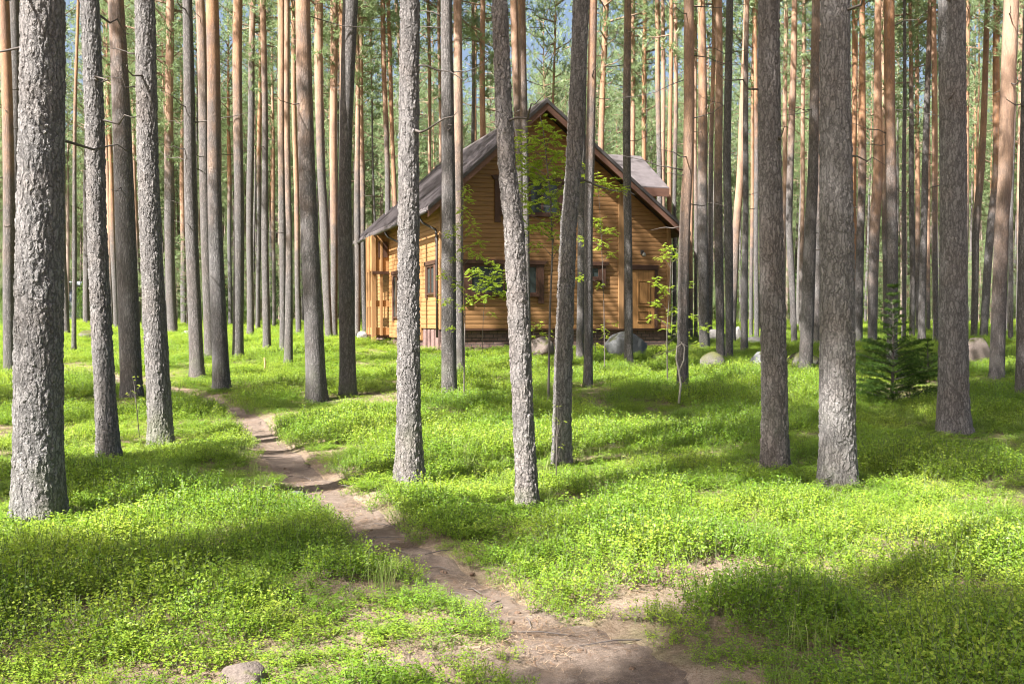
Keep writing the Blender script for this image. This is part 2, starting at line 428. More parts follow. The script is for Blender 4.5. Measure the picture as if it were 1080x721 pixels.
# ------------------------------------------------------------------ scattered instances (uncountable stuff)
def scatter(name, sources, pts, rot, scale, pick, **props):
    """one object whose points carry copies of the source meshes"""
    c = bpy.data.collections.new(name + '_kinds')
    for i, me in enumerate(sources):
        o = bpy.data.objects.new('%s_kind_%02d' % (name, i), me); c.objects.link(o)
    n = len(pts); me = bpy.data.meshes.new(name); me.from_pydata(np.asarray(pts).tolist(), [], [])
    a = me.attributes.new('rot', 'FLOAT_VECTOR', 'POINT'); a.data.foreach_set('vector', np.asarray(rot, np.float32).ravel())
    a = me.attributes.new('scl', 'FLOAT_VECTOR', 'POINT'); a.data.foreach_set('vector', np.asarray(scale, np.float32).ravel())
    a = me.attributes.new('pick', 'INT', 'POINT'); a.data.foreach_set('value', np.asarray(pick, np.int32))
    o = obj(name, me, None, **props)
    g = bpy.data.node_groups.new(name, 'GeometryNodeTree')
    g.interface.new_socket('Geometry', in_out='INPUT', socket_type='NodeSocketGeometry'); g.interface.new_socket('Geometry', in_out='OUTPUT', socket_type='NodeSocketGeometry')
    N = g.nodes.new; gi = N('NodeGroupInput'); go = N('NodeGroupOutput')
    iop = N('GeometryNodeInstanceOnPoints'); ci = N('GeometryNodeCollectionInfo')
    ci.inputs['Collection'].default_value = c; ci.inputs['Separate Children'].default_value = True; ci.inputs['Reset Children'].default_value = True
    def attr(nm, ty):
        q = N('GeometryNodeInputNamedAttribute'); q.data_type = ty; q.inputs['Name'].default_value = nm
        return q.outputs[0]
    L = g.links.new
    L(gi.outputs[0], iop.inputs['Points']); L(ci.outputs[0], iop.inputs['Instance']); iop.inputs['Pick Instance'].default_value = True
    L(attr('pick', 'INT'), iop.inputs['Instance Index'])
    e2r = N('FunctionNodeEulerToRotation'); L(attr('rot', 'FLOAT_VECTOR'), e2r.inputs[0]); L(e2r.outputs[0], iop.inputs['Rotation'])
    L(attr('scl', 'FLOAT_VECTOR'), iop.inputs['Scale']); L(iop.outputs[0], go.inputs[0])
    m = o.modifiers.new('scatter', 'NODES'); m.node_group = g
    return o

def unit(v): return v / (np.linalg.norm(v, axis=-1, keepdims=True) + 1e-9)
def leaves(P, D, U, L, W, fold=.25):
    """n diamond leaves: base points P, directions D, up hints U, lengths L, widths W"""
    D = unit(D); S = unit(np.cross(D, U)); N = np.cross(S, D)
    L = L[:, None]; W = W[:, None]
    v = np.stack([P, P + D * L * .45 + S * W * .5 + N * L * fold * .3, P + D * L - N * L * .08, P + D * L * .45 - S * W * .5 + N * L * fold * .3], 1).reshape(-1, 3)
    n = len(P); f = np.arange(n * 4).reshape(n, 4)
    return v, f

def berry_mesh(seed, stems=15, per=13, h=.2, spread=.17, ls=.024):
    r = np.random.default_rng(seed); V = []; Fc = []; mt = []; off = 0
    for s in range(stems):
        a = r.uniform(0, 2 * np.pi); rr = spread * math.sqrt(r.uniform(0, 1)); b = np.array((rr * math.cos(a), rr * math.sin(a), -.03))
        out = np.array((math.cos(a), math.sin(a), 0)) * r.uniform(0, .5) + r.normal(0, .25, 3) * (1, 1, 0)
        hh = h * r.uniform(.6, 1.15); top = b + np.array((out[0] * hh, out[1] * hh, hh + .03)); mid = (b + top) / 2 + r.normal(0, .012, 3)
        for p, q in ((b, mid), (mid, top)):
            w_ = .0016; sd_ = unit(np.cross(q - p, r.normal(0, 1, 3))) * w_
            V.append(np.array([p - sd_, p + sd_, q + sd_, q - sd_])); Fc.append(np.arange(4)[None] + off); mt += [1]; off += 4
        k = per; tt = r.uniform(.28, 1.0, k) ** .8
        P = np.where(tt[:, None] < .5, b + (mid - b) * tt[:, None] * 2, mid + (top - mid) * (tt[:, None] * 2 - 1)) + r.normal(0, .012, (k, 3))
        D = r.normal(0, 1, (k, 3)); D[:, 2] = r.uniform(-.2, .5, k); U = np.tile((0, 0, 1.), (k, 1)) + r.normal(0, .45, (k, 3))
        l = ls * r.uniform(.7, 1.25, k); v, f = leaves(P, D, U, l, l * r.uniform(.55, .7, k))
        V.append(v); Fc.append(f + off); mt += [0] * k; off += len(v)
    return mesh_np('bilberry_%d' % seed, np.concatenate(V), np.concatenate(Fc), [M_BERRY, M_STEM], mt)

def grass_mesh(seed, n=26, h=.26, lean=.7, mat=None, wd=.0017):
    r = np.random.default_rng(seed); V = []; Fc = []; off = 0
    for k in range(n):
        a = r.uniform(0, 2 * np.pi); b = np.array((r.normal(0, .05), r.normal(0, .05), -.02)); hh = h * r.uniform(.5, 1.1); ln = lean * r.uniform(.1, 1)
        d = np.array((math.cos(a), math.sin(a), 0)); s = np.array((-d[1], d[0], 0)) * wd
        p1 = b + d * hh * ln * .35 + (0, 0, hh * .6); p2 = b + d * hh * ln + (0, 0, hh * (1 - .25 * ln))
        V += [b - s, b + s, p1 - s * .8, p1 + s * .8, p2]; Fc += [(off, off + 1, off + 3, off + 2), (off + 2, off + 3, off + 4)]; off += 5
    return mesh_np('grass_%d' % seed, np.array(V), Fc, [mat or M_GRASS])

def twiggy_mesh(seed, n=34, h=.10):
    r = np.random.default_rng(seed); V = []; Fc = []; off = 0
    for k in range(n):
        b = np.array((r.normal(0, .08), r.normal(0, .08), -.02)); q = b + np.array((r.normal(0, .06), r.normal(0, .06), h * r.uniform(.5, 1)))
        segs = [(b, q)] + [(b + (q - b) * t_, b + (q - b) * t_ + r.normal(0, .035, 3) + (0, 0, .02)) for t_ in r.uniform(.4, 1, 4)]
        for p, e in segs:
            s = unit(np.cross(e - p, r.normal(0, 1, 3))) * .0008; V += [p - s, p + s, e + s * .5, e - s * .5]; Fc.append((off, off + 1, off + 2, off + 3)); off += 4
    return mesh_np('heather_%d' % seed, np.array(V), Fc, [M_HEATH])

def litter_mesh(seed, n=70, rad_=.17):
    r = np.random.default_rng(seed); a = r.uniform(0, 6.28, n); q = rad_ * np.sqrt(r.uniform(0, 1, n)); P = np.stack([q * np.cos(a), q * np.sin(a), r.uniform(.002, .009, n)], 1)
    b = r.uniform(0, 6.28, n); D = np.stack([np.cos(b), np.sin(b), r.normal(0, .12, n)], 1); l = r.uniform(.02, .055, n)[:, None]; S = np.stack([-np.sin(b), np.cos(b), 0 * b], 1) * r.uniform(.0007, .0016, n)[:, None]
    v = np.stack([P - S, P + S, P + D * l + S, P + D * l - S], 1).reshape(-1, 3)
    return mesh_np('litter_%d' % seed, v, np.arange(len(v)).reshape(-1, 4), [M_LITTER])
M_LITTER = leaf_material('fallen_needles', [(.1, (.07, .04, .026)), (.5, (.17, .10, .06)), (.9, (.36, .27, .18))], (.2, .12, .06), .05)
HOUSE_O = (-2.29, 32.5); HOUSE_A = R(18)
def house_local(x, y):
    dx = x - HOUSE_O[0]; dy = y - HOUSE_O[1]; c, s = math.cos(HOUSE_A), math.sin(HOUSE_A)
    return dx * c + dy * s, -dx * s + dy * c
def in_house(x, y, pad=0.):
    u, v = house_local(x, y); return (u > -1.0 - pad) & (u < 8.2 + pad) & (v > -.0 - pad) & (v < 13.2 + pad)

def plant_points(y0, y1, dens, margin=1.5, left=None):
    xm = y1 * .55 + margin; n = int(dens * (y1 - y0) * 2 * xm)
    x = RNG.uniform(-xm, xm, n); y = RNG.uniform(y0, y1, n); k = np.abs(x) < y * .55 + margin
    return x[k], y[k]
berry_src = [berry_mesh(i, 24, 13, .135, .165, .0200) for i in range(5)] + [berry_mesh(20 + i, 17, 14, .185, .13, .0220) for i in range(3)]
PX, PY, PS, PK, HZ = [], [], [], [], []
NEAR_FEET = [unproject(*q) for q in [(41, 536), (115, 475), (139.5, 412), (170, 458), (208, 392), (233.7, 404), (334, 415), (367, 410), (431.5, 499), (474, 412), (556.5, 523), (592, 478), (620, 401), (720, 406), (818, 485), (882.5, 497), (1005.5, 446), (1051, 393)]]
for y0, y1, dens, sc in [(2.6, 9, 68, .9), (9, 16, 50, 1.02), (16, 28, 26, 1.3), (28, 45, 11, 1.9), (45, 75, 4.2, 2.7), (75, 120, 1.3, 4.2)]:
    x, y = plant_points(y0, y1, dens)
    pd = path_dist(x, y) if y0 < 45 else np.full(len(x), 9.)
    lump = fbm(x / 1.1, y / 1.1, 41, 3); big = fbm(x / 4.5, y / 4.5, 47, 3)
    cover = np.clip(smooth(.78, 1.2, pd + (lump - .5) * .7) * (1 - .9 * smooth(.12, .42, bareness(x, y))), 0, 1)
    cover *= np.clip(.34 + 1.3 * smooth(.25, .48, big * .5 + lump * .5), 0, 1)
    cover *= .9 + .1 * smooth(4.0, 6.5, y + (lump - .5) * 2)
    keep = (RNG.uniform(0, 1, len(x)) < cover) & ~in_house(x, y)
    x, y, lump, pd = x[keep], y[keep], lump[keep], pd[keep]
    foot = np.full(len(x), 9.0)
    for fx, fy in NEAR_FEET: foot = np.minimum(foot, np.hypot(x - fx, y - fy))
    s = sc * (.72 + .45 * smooth(.2, .75, lump)) * RNG.uniform(.85, 1.15, len(x)) * (.6 + .4 * smooth(1.0, 2.2, pd))
    HZ.append((.32 + .95 * smooth(.22, .72, lump)) * (.35 + .65 * smooth(.35, 1.1, foot)) * (1 - .5 * smooth(26, 30, y) * (1 - smooth(34, 37, y)) * (np.abs(x - 1.5) < 7)))
    PX.append(x); PY.append(y); PS.append(s); PK.append(RNG.integers(0, 8, len(x)))
x = np.concatenate(PX); y = np.concatenate(PY); s = np.concatenate(PS); k = np.concatenate(PK)
rot = np.stack([RNG.normal(0, .12, len(x)), RNG.normal(0, .12, len(x)), RNG.uniform(0, 6.28, len(x))], 1)
hs = np.concatenate(HZ) / np.interp(y, [9, 22, 36, 60, 100], [1.0, 1.25, 2.1, 3.2, 5.0])
scatter('bilberry_cover', berry_src, np.stack([x, y, terrain(x, y)], 1), rot, np.stack([s, s, s * hs], 1), k, kind='stuff')
print('bilberry clumps', len(x))

x, y = plant_points(2.6, 14, 9); pd = path_dist(x, y); g = fbm(x / 2.0, y / 2.0, 71, 3) + .22 * smooth(.5, 3.5, x) * (1 - smooth(6, 9, y))
keep = (RNG.uniform(0, 1, len(x)) < .8 * smooth(.5, .8, g)) & (pd > 1.5); x, y = x[keep], y[keep]; s = RNG.uniform(.5, 1.15, len(x))
scatter('grass', [grass_mesh(i) for i in range(4)], np.stack([x, y, terrain(x, y)], 1), np.stack([0 * x, 0 * x, RNG.uniform(0, 6.28, len(x))], 1), np.stack([s, s, s], 1), RNG.integers(0, 4, len(x)), kind='stuff')
x, y = plant_points(2.8, 12, 7); pd = path_dist(x, y); b = bareness(x, y); g = fbm(x / .8, y / .8, 81, 3)
keep = (RNG.uniform(0, 1, len(x)) < .9 * smooth(.05, .3, b) + .55 * smooth(.6, .75, g)) & (pd > 1.05); x, y = x[keep], y[keep]; s = RNG.uniform(.5, 1.3, len(x))
scatter('dry_heather', [twiggy_mesh(i) for i in range(4)], np.stack([x, y, terrain(x, y)], 1), np.stack([RNG.normal(0, .2, len(x)), RNG.normal(0, .2, len(x)), RNG.uniform(0, 6.28, len(x))], 1), np.stack([s, s, s * .8], 1), RNG.integers(0, 4, len(x)), kind='stuff')

x, y = plant_points(2.6, 15, 26); pd = path_dist(x, y); b = bareness(x, y)
keep = (RNG.uniform(0, 1, len(x)) < np.maximum(np.maximum(.75 * (1 - smooth(1.1, 1.6, pd)), .8 * smooth(.05, .3, b)), .55 * (1 - smooth(6, 8.5, y)))); x, y, pd = x[keep], y[keep], pd[keep]; s = RNG.uniform(.7, 1.3, len(x))
scatter('needle_litter', [litter_mesh(i) for i in range(4)], np.stack([x, y, terrain(x, y) + .016 * (pd < .8)], 1), np.stack([0 * x, 0 * x, RNG.uniform(0, 6.28, len(x))], 1), np.stack([s, s, s], 1), RNG.integers(0, 4, len(x)), kind='stuff')

# ------------------------------------------------------------------ pines
def crown_mesh(seed, Lc=10.0, Rc=2.3, nb=74, tufts=22, blades=16, bl=.20, bw=.034):
    """limbs and needle tufts; the crown's foot is at z = 0, its tip at Lc"""
    r = np.random.default_rng(seed); V = []; Fc = []; mt = []; off = 0
    TP = []; TD = []
    lean = r.uniform(0, 6.28)
    for b in range(nb):
        t_ = (b + r.uniform(0, 1)) / nb; z = Lc * (t_ ** .85) * .97
        prof = (math.sin(math.pi * min(1, (.12 + .80 * t_))) ** .75) * (1.0 if t_ > .25 else .35 + 2.4 * t_)
        a = r.uniform(0, 6.28); ln = Rc * prof * r.uniform(.45, 1.2) * (1 + .25 * math.cos(a - lean)); up = r.uniform(-.12, .5) + .55 * t_ ** 2
        p0 = np.array((0, 0, z)); d = np.array((math.cos(a), math.sin(a), up)); p1 = p0 + d * ln * .55 + r.normal(0, .08, 3); p2 = p0 + d * ln + (0, 0, .10 * ln) + r.normal(0, .15, 3)
        w0 = .012 + .016 * ln / Rc * 2
        for (p, q, wa, wb) in ((p0, p1, w0, w0 * .6), (p1, p2, w0 * .6, .008)):
            dd = unit(q - p); s1 = unit(np.cross(dd, (0.3, .2, 1.))); s2 = np.cross(dd, s1)
            ring = lambda c, w_: np.array([c + s1 * w_, c + s2 * w_, c - s1 * w_, c - s2 * w_])
            V += [ring(p, wa), ring(q, wb)]; Fc += [(off + i, off + (i + 1) % 4, off + 4 + (i + 1) % 4, off + 4 + i) for i in range(4)]; mt += [1] * 4; off += 8
        nt_ = max(4, int(tufts * (ln / Rc + .25)))
        tt = r.uniform(.35, 1.05, nt_); pos = np.where(tt[:, None] < .55, p0 + (p1 - p0) * (tt[:, None] / .55), p1 + (p2 - p1) * ((tt[:, None] - .55) / .45))
        side = r.normal(0, 1, (nt_, 3)) * np.array((.30, .30, .13)) * (ln / Rc * .9 + .35)
        TP.append(pos + side); TD.append(unit(side + d * .35 + (0, 0, .12)))
    TP = np.concatenate(TP); TD = np.concatenate(TD); n = len(TP)
    P = np.repeat(TP, blades, 0); D = unit(np.repeat(TD, blades, 0) * .9 + r.normal(0, .75, (n * blades, 3)))
    S = unit(np.cross(D, r.normal(0, 1, D.shape))) * bw * .5; l = (bl * r.uniform(.6, 1.25, len(P)))[:, None]
    P = P + r.normal(0, .03, P.shape)
    v = np.stack([P - S, P + S, P + D * l], 1).reshape(-1, 3); f = np.arange(len(v)).reshape(-1, 3) + off
    V = [np.asarray(q).reshape(-1, 3) for q in V] + [v]; Fc = [tuple(q) for q in Fc] + f.tolist(); mt += [0] * len(f)
    return mesh_np('crown_%d' % seed, np.concatenate(V), Fc, [M_NEEDLE, M_BRANCH], mt)
THIN = [crown_mesh(300 + i, 10.0, q, 48, 18, 10, .24, .034) for i, q in enumerate((2.2, 2.6, 2.0, 2.4))]
CROWNS = [crown_mesh(100 + i, Rc=q) for i, q in enumerate((2.1, 2.5, 2.3, 2.7, 1.9, 2.4))]

def dead_branch(rr, z, r0, ln):
    """one bare dead side branch: points relative to the trunk axis at height z"""
    a = rr.uniform(0, 6.28); L_ = ln * rr.uniform(.3, 1.0); c, s = math.cos(a), math.sin(a); dr = rr.uniform(-.4, .25); m = MB()
    p = [Vector((c * r0 * .7, s * r0 * .7, z))]
    for k in range(1, 6):
        t_ = k / 5; p.append(Vector((c * (r0 * .7 + L_ * t_) + rr.uniform(-.05, .05), s * (r0 * .7 + L_ * t_) + rr.uniform(-.05, .05), z + dr * L_ * t_ + .12 * L_ * t_ * t_ + rr.uniform(-.05, .05))))
    q = .8 + .5 * rr.random()
    m.tube(p, [.012 * q, .010 * q, .008 * q, .006 * q, .0045 * q, .0015], 5)
    return m

def trunk_mesh(axis, rad, zs, sides, mat, seed, flare=.28, wob=.035):
    """axis(z) -> (x, y) offset from the foot, rad(z) -> radius"""
    r = np.random.default_rng(seed); zs = np.asarray(zs); th = np.linspace(0, 2 * np.pi, sides, endpoint=False)
    ph = r.uniform(0, 6.28, 4); v = np.zeros((len(zs), sides, 3))
    for i, z in enumerate(zs):
        q = rad(z); ax, ay = axis(z); zc = max(z, 0)
        lob = 1 + flare * math.exp(-zc / .20) * (1 + .35 * np.cos(4 * th + ph[0]) + .25 * np.cos(3 * th + ph[1]))
        lob = lob + wob * np.cos(2 * th + ph[2] + z * .5) + wob * .6 * np.cos(3 * th + ph[3] - z * .8)
        v[i, :, 0] = ax + q * lob * np.cos(th); v[i, :, 1] = ay + q * lob * np.sin(th); v[i, :, 2] = z
    n = len(zs); idx = np.arange(n * sides).reshape(n, sides); nxt = np.roll(idx, -1, 1)
    f = np.stack([idx[:-1].ravel(), nxt[:-1].ravel(), nxt[1:].ravel(), idx[1:].ravel()], 1)
    return mesh_np('trunk', v.reshape(-1, 3), f, [mat], None, True)

def pine(foot, ctrl, H, orange, label, group=None, near=False, seed=0, crown=None, twigs=0, cat='pine tree', dense=False):
    """foot: point on the ground; ctrl: list of (z, dx, dy, radius) above the foot, ending well below H"""
    rr = random.Random(seed)
    root = thing('pine_tree', label, cat, foot, 0, group)
    z = np.array([c[0] for c in ctrl]); dx = np.array([c[1] for c in ctrl]); dy = np.array([c[2] for c in ctrl]); rd = np.array([c[3] for c in ctrl])
    zt = z[-1]; k = max(0, len(z) - 2); slope = (dx[-1] - dx[k]) / max(zt - z[k], .5) if len(z) > 1 else 0
    slope = max(-.035, min(.035, slope)); ph = rr.uniform(0, 6.28)
    def axis(q):
        if q <= zt: ax = np.interp(q, z, dx); ay = np.interp(q, z, dy)
        else: ax = dx[-1] + slope * (q - zt) * (1 - .25 * (q - zt) / max(H - zt, 1)); ay = dy[-1]
        return ax + .02 * math.sin(q * .7 + ph) * min(1, q * .3), ay + .02 * math.cos(q * .6 + ph) * min(1, q * .3)
    rt = rd[-1]
    def rad(q):
        if q <= zt: return float(np.interp(q, z, rd))
        return max(.012, rt * (1 - (q - zt) / (H - zt)) ** .8)
    if near:
        zs = np.concatenate([np.linspace(-.25, zt + .4, int((zt + .65) / .014)), np.linspace(zt + .7, H, 16)])
        me = trunk_mesh(axis, rad, zs, 150, M_BARK_NEAR, seed, .22)
    else:
        zs = np.concatenate([[-.25, 0, .1, .25, .5, .9], np.linspace(1.4, H, 26)])
        me = trunk_mesh(axis, rad, zs, 20, M_BARK, seed, .22)
    tr = obj('trunk', me, root); tr['orange'] = float(orange)
    cl = crown[2] if crown else H * rr.uniform(.42, .62)
    q = H - cl; ax, ay = axis(q); tx, ty = axis(H)
    c = obj('crown', (CROWNS if dense else THIN)[rr.randrange(4)], root, (ax, ay, q), (math.atan2(-(ty - ay), cl), math.atan2(tx - ax, cl), 0))
    k = crown[1] if crown else rr.uniform(.85, 1.2)
    c.scale = (k, k, cl / 10)
    c.rotation_euler.rotate_axis('Z', rr.uniform(0, 6.28))
    if crown and len(crown) > 3: c.data = CROWNS[crown[3]]; c.location = (0, 0, q); c.rotation_euler = (0, 0, crown[4])
    z0 = min(max(2.6, zt * .3), q - 3); z1 = min(q, max(zt * 1.15, z0 + 2))
    for i in range(twigs):
        z_ = z0 + (z1 - z0) * (rr.random() ** .7); m = dead_branch(rr, z_, rad(z_), 1.5 if not near else .7); ax, ay = axis(z_)
        m.v = [(p[0] + ax, p[1] + ay, p[2]) for p in m.v]
        m.build('dead_branch', M_TWIG, root, 0, True)
    return root

# every measured pine: label, foot (x, y), foot width, [(y, x, width)...] up the stem, y where the bark turns orange (None: above the picture)
T = [
 ("broad grey pine nearest the left edge of the photo, stoutest trunk on that side", (41, 536), 53, [(300, 41, 48), (0, 41, 42)], None),
 ("tall grey pine with pale flaky bark, first trunk right of the stoutest left pine", (115, 475), 25, [(420, 111, 22.5), (240, 101, 21), (0, 93, 19.5)], None),
 ("straight pine with an orange upper stem between two grey pines on the left", (139.5, 412), 22, [(240, 133, 20), (0, 120.7, 16.5)], 40),
 ("grey pine leaning slightly left, standing just left of where the path bends", (170, 458), 27, [(240, 160, 22), (0, 151, 20)], None),
 ("grey pine with many dead side twigs, left of the path bend pine", (208, 392), 15.5, [(180, 200.6, 13), (0, 196.5, 9.5)], None),
 ("pine at the far bend of the path with dark lower and orange upper stem", (233.7, 404), 19, [(180, 226, 14), (0, 222.5, 12.5)], 130),
 ("pale slim pine half hidden behind the pine at the path bend", (221, 376), 11.5, [(240, 218, 11.5), (0, 210.5, 9)], 90),
 ("pine with a bright orange top and pale foot, first one right of the path bend", (251, 375), 12, [(180, 251.5, 9.5), (0, 251, 10)], 140),
 ("twiggy pine further back, right of the leaning grey pine on the left", (182, 349), 11, [(240, 178, 10), (0, 179, 8)], 170),
 ("thin dark pine just right of the orange topped pine beyond the path bend", (264, 352), 7.5, [(180, 263.5, 7), (0, 267, 6)], 60),
 ("orange and grey pine cut by the left edge of the photo", (10.5, 392), 13, [(240, 9, 12), (0, 5, 10.5)], 190),
 ("pale grey pine peeking out left of the stoutest left pine", (17, 372), 11, [(240, 16, 10.5), (0, 15, 10)], None),
 ("slim grey pine just right of the stoutest left pine, at the edge of the lawn", (70, 350), 7.5, [(240, 66, 6), (0, 63, 5)], 180),
 ("very thin young pine standing in front of the striped blue building", (78, 366), 5, [(240, 78, 4.2), (0, 82, 3)], 150),
 ("dark slim pine right of the striped blue building", (91, 341), 7, [(240, 91, 6.5), (0, 88, 5)], 120),
 ("slim orange pine in the gap between the flaky grey pine and its right neighbour", (123, 345), 6, [(240, 119, 6), (0, 111, 6)], 250),
 ("reddish far pine peering out beside the flaky grey pine on the left", (118, 343), 5.5, [(240, 115, 5.5), (0, 104, 5)], 280),
 ("orange twig-ridden pine behind the grey pine with dead side twigs", (194, 341), 6.5, [(240, 193, 6), (0, 188, 8)], 260),
 ("slim pine behind the small stake, dark at the foot and pale above", (281.5, 366), 8.5, [(180, 279, 6.5), (0, 278, 6)], 100),
 ("dark slim pine, left one of the cluster of three left of the thick path pine", (298.5, 368), 8, [(180, 297.5, 6.5), (0, 296, 8)], 170),
 ("pale slim pine, middle one of the cluster of three left of the path", (304, 382), 9.5, [(240, 305, 6.5), (0, 302, 5.5)], 220),
 ("thinnest bright orange pine of the cluster of three left of the thick path pine", (315, 352), 6, [(240, 313, 5.5), (0, 308.5, 4.5)], 250),
 ("thick pine right of the path, rusty brown above and grey at the foot", (334, 415), 22, [(240, 326, 17.5), (0, 320, 15)], 120),
 ("orange pine standing close behind the thick path pine", (347, 355), 8, [(240, 342, 9.5), (180, 338, 9), (0, 336, 8.5)], 150),
 ("orange pine between the thick path pine and the bowed grey pine", (352.5, 354), 7.5, [(240, 352, 7.5), (0, 352, 8)], 240),
 ("bowed dark grey pine leaning right at the top, in front of the left roof edge", (367, 410), 18, [(240, 363.5, 16), (180, 365, 13), (0, 370, 16)], None),
 ("pale thin pine close behind the top of the bowed grey pine", (362, 356), 5.5, [(240, 361, 5.5), (0, 360, 5)], 100),
 ("slim pine right behind the bowed grey pine, beside the left end of the cabin", (377, 353), 6, [(240, 377, 6), (0, 377, 4)], 180),
 ("slim pale pine nearest to the left end of the cabin", (385, 351), 6, [(240, 382, 6), (0, 380, 4.5)], 210),
 ("tall grey pine with rough flaky bark in front of the left wall of the cabin", (431.5, 499), 31, [(430, 431.5, 25), (240, 432, 23), (0, 431, 21.5)], None),
 ("straight dark pine in front of the left corner of the cabin", (474, 412), 16.5, [(240, 472, 14.5), (0, 472, 12)], None),
 ("slim pine with an orange upper stem touching the right side of the dark corner pine", (486, 392), 9.5, [(180, 482, 9.5), (0, 483, 8.5)], 190),
 ("bent grey pine leaning left in front of the middle of the cabin gable", (556.5, 523), 23, [(400, 550, 22.5), (240, 543.5, 21.5), (180, 537, 19), (120, 534, 18), (0, 529, 17.5)], None),
 ("slim pine half hidden behind the bent grey pine, left of the gable peak", (553, 378), 8, [(240, 551, 8), (0, 542, 8)], 120),
 ("slim brown pine just right of the bent grey pine, passing the gable peak", (557, 388), 8.5, [(240, 553.5, 8), (0, 551, 8)], 80),
 ("dark pine leaning right in front of the gable, nearest to the cabin peak", (592, 478), 21, [(400, 594, 19.5), (240, 599.5, 17), (180, 604, 17), (0, 611, 17)], None),
 ("pale lit slim pine with an orange top in front of the gable", (620, 401), 10.5, [(240, 621.5, 9), (180, 623, 9.5), (0, 624.5, 8)], 110),
 ("dark slim pine close to the gable wall, right of the dark leaning pine", (611.5, 377), 8.5, [(240, 613, 8), (0, 617, 6.5)], 60),
 ("thin straight dark pine in front of the golden door side of the cabin", (663, 378), 9.5, [(240, 662, 8.5), (0, 661.5, 7)], 60),
 ("orange topped pine at the right cabin corner with a bare pale twig at its foot", (720, 406), 13, [(240, 722, 11.5), (180, 725, 10.5), (0, 726, 10)], 230),
 ("orange topped pine second to the right of the cabin", (743, 364), 11.5, [(240, 741.5, 10.5), (0, 740, 8)], 170),
 ("rusty pine behind the mossy mound right of the cabin", (760, 374), 9, [(180, 757.6, 8.5), (0, 758, 7)], 190),
 ("grey pine with mottled bark right of the mossy mound", (769, 377), 8.5, [(240, 769, 8.5), (180, 767, 8), (0, 769, 7)], None),
 ("orange pine slanting left towards its foot behind the mottled pine", (772, 358), 7.5, [(240, 776, 8), (180, 782, 8), (0, 787, 5.5)], 280),
 ("slim straight grey pine left of the dark shaded pine on the right", (785, 367), 7.5, [(180, 786, 6), (0, 788, 4.5)], 60),
 ("pale slim pine between the two rusty pines right of the cabin", (749, 355), 5, [(240, 749, 5), (0, 753, 4)], 150),
 ("big dark shaded pine, left one of the two stout pines right of centre", (818, 485), 30, [(420, 817, 28), (240, 814.5, 25), (0, 811.5, 21.5)], None),
 ("slim pine with a pale orange stem just right of the big dark shaded pine", (838, 360), 6.5, [(240, 832, 7), (180, 834, 7), (0, 838, 5.5)], 150),
 ("crooked grey pine with dead branches between the two stout pines right of centre", (849, 387), 14.5, [(240, 855, 12), (180, 859, 10.5), (0, 860, 8.5)], 60),
 ("dark slim pine behind the crooked grey pine, left of the stoutest right pine", (861, 362), 6.5, [(240, 862, 6.5), (0, 867, 5)], 190),
 ("stoutest pine right of centre with broken grey bark and a lit pale foot", (882.5, 497), 38, [(420, 882.5, 36), (240, 883, 34), (0, 883, 30)], None),
 ("thin orange pine touching the right side of the stoutest right pine", (902, 360), 6, [(240, 901, 5), (0, 901.5, 5.5)], 300),
 ("rusty twiggy pine, pale at the foot, second right of the stoutest right pine", (905, 362), 9.5, [(240, 907, 8), (180, 910, 8), (0, 909, 5.5)], 200),
 ("reddish pine with shaggy bark left of the pale pink pine", (920, 363), 10, [(240, 922, 10), (180, 926, 10), (0, 926, 6.5)], 240),
 ("pale pink pine rising behind the young spruce", (941, 386), 11.5, [(240, 940.6, 11), (0, 938, 10)], 170),
 ("very thin white stemmed pine right of the pale pink pine", (953, 357), 5, [(240, 953.6, 4.5), (0, 954, 3)], None),
 ("dark thin pine right of the white stemmed one, behind the young spruce", (962, 355), 6, [(240, 962, 5.5), (0, 960, 3.5)], 100),
 ("slim leaning dark pine left of the big dark pine near the right edge", (972, 357), 8, [(240, 974, 7), (0, 981, 4.5)], 60),
 ("slim orange pine directly left of the big dark pine near the right edge", (987, 357), 6, [(240, 986, 6), (0, 985, 5)], 220),
 ("big dark pine near the right edge, mottled light on its lower trunk", (1005.5, 446), 33, [(240, 1004, 28), (0, 1004.7, 27)], None),
 ("slim pine leaning right, first one right of the big dark pine on the right", (1027, 354), 6.5, [(240, 1029.5, 7), (180, 1035, 7), (0, 1042, 5)], 200),
 ("orange pine leaning right between the slim leaning pine and the brightest orange pine", (1037, 355), 8, [(240, 1045, 8.5), (180, 1051, 7.5), (0, 1051, 6)], 190),
 ("brightest orange pine on the right, pale at its foot beside the pink boulder", (1051, 393), 16, [(240, 1055.5, 13.5), (180, 1061, 13.5), (0, 1067, 15)], 260),
 ("thin dark pine right of the brightest orange pine", (1066, 358), 5, [(240, 1066, 5), (0, 1072, 4)], 120),
 ("grey pine cut by the right edge of the photo", (1080, 416), 18, [(240, 1083, 16), (0, 1088, 14)], None),
]
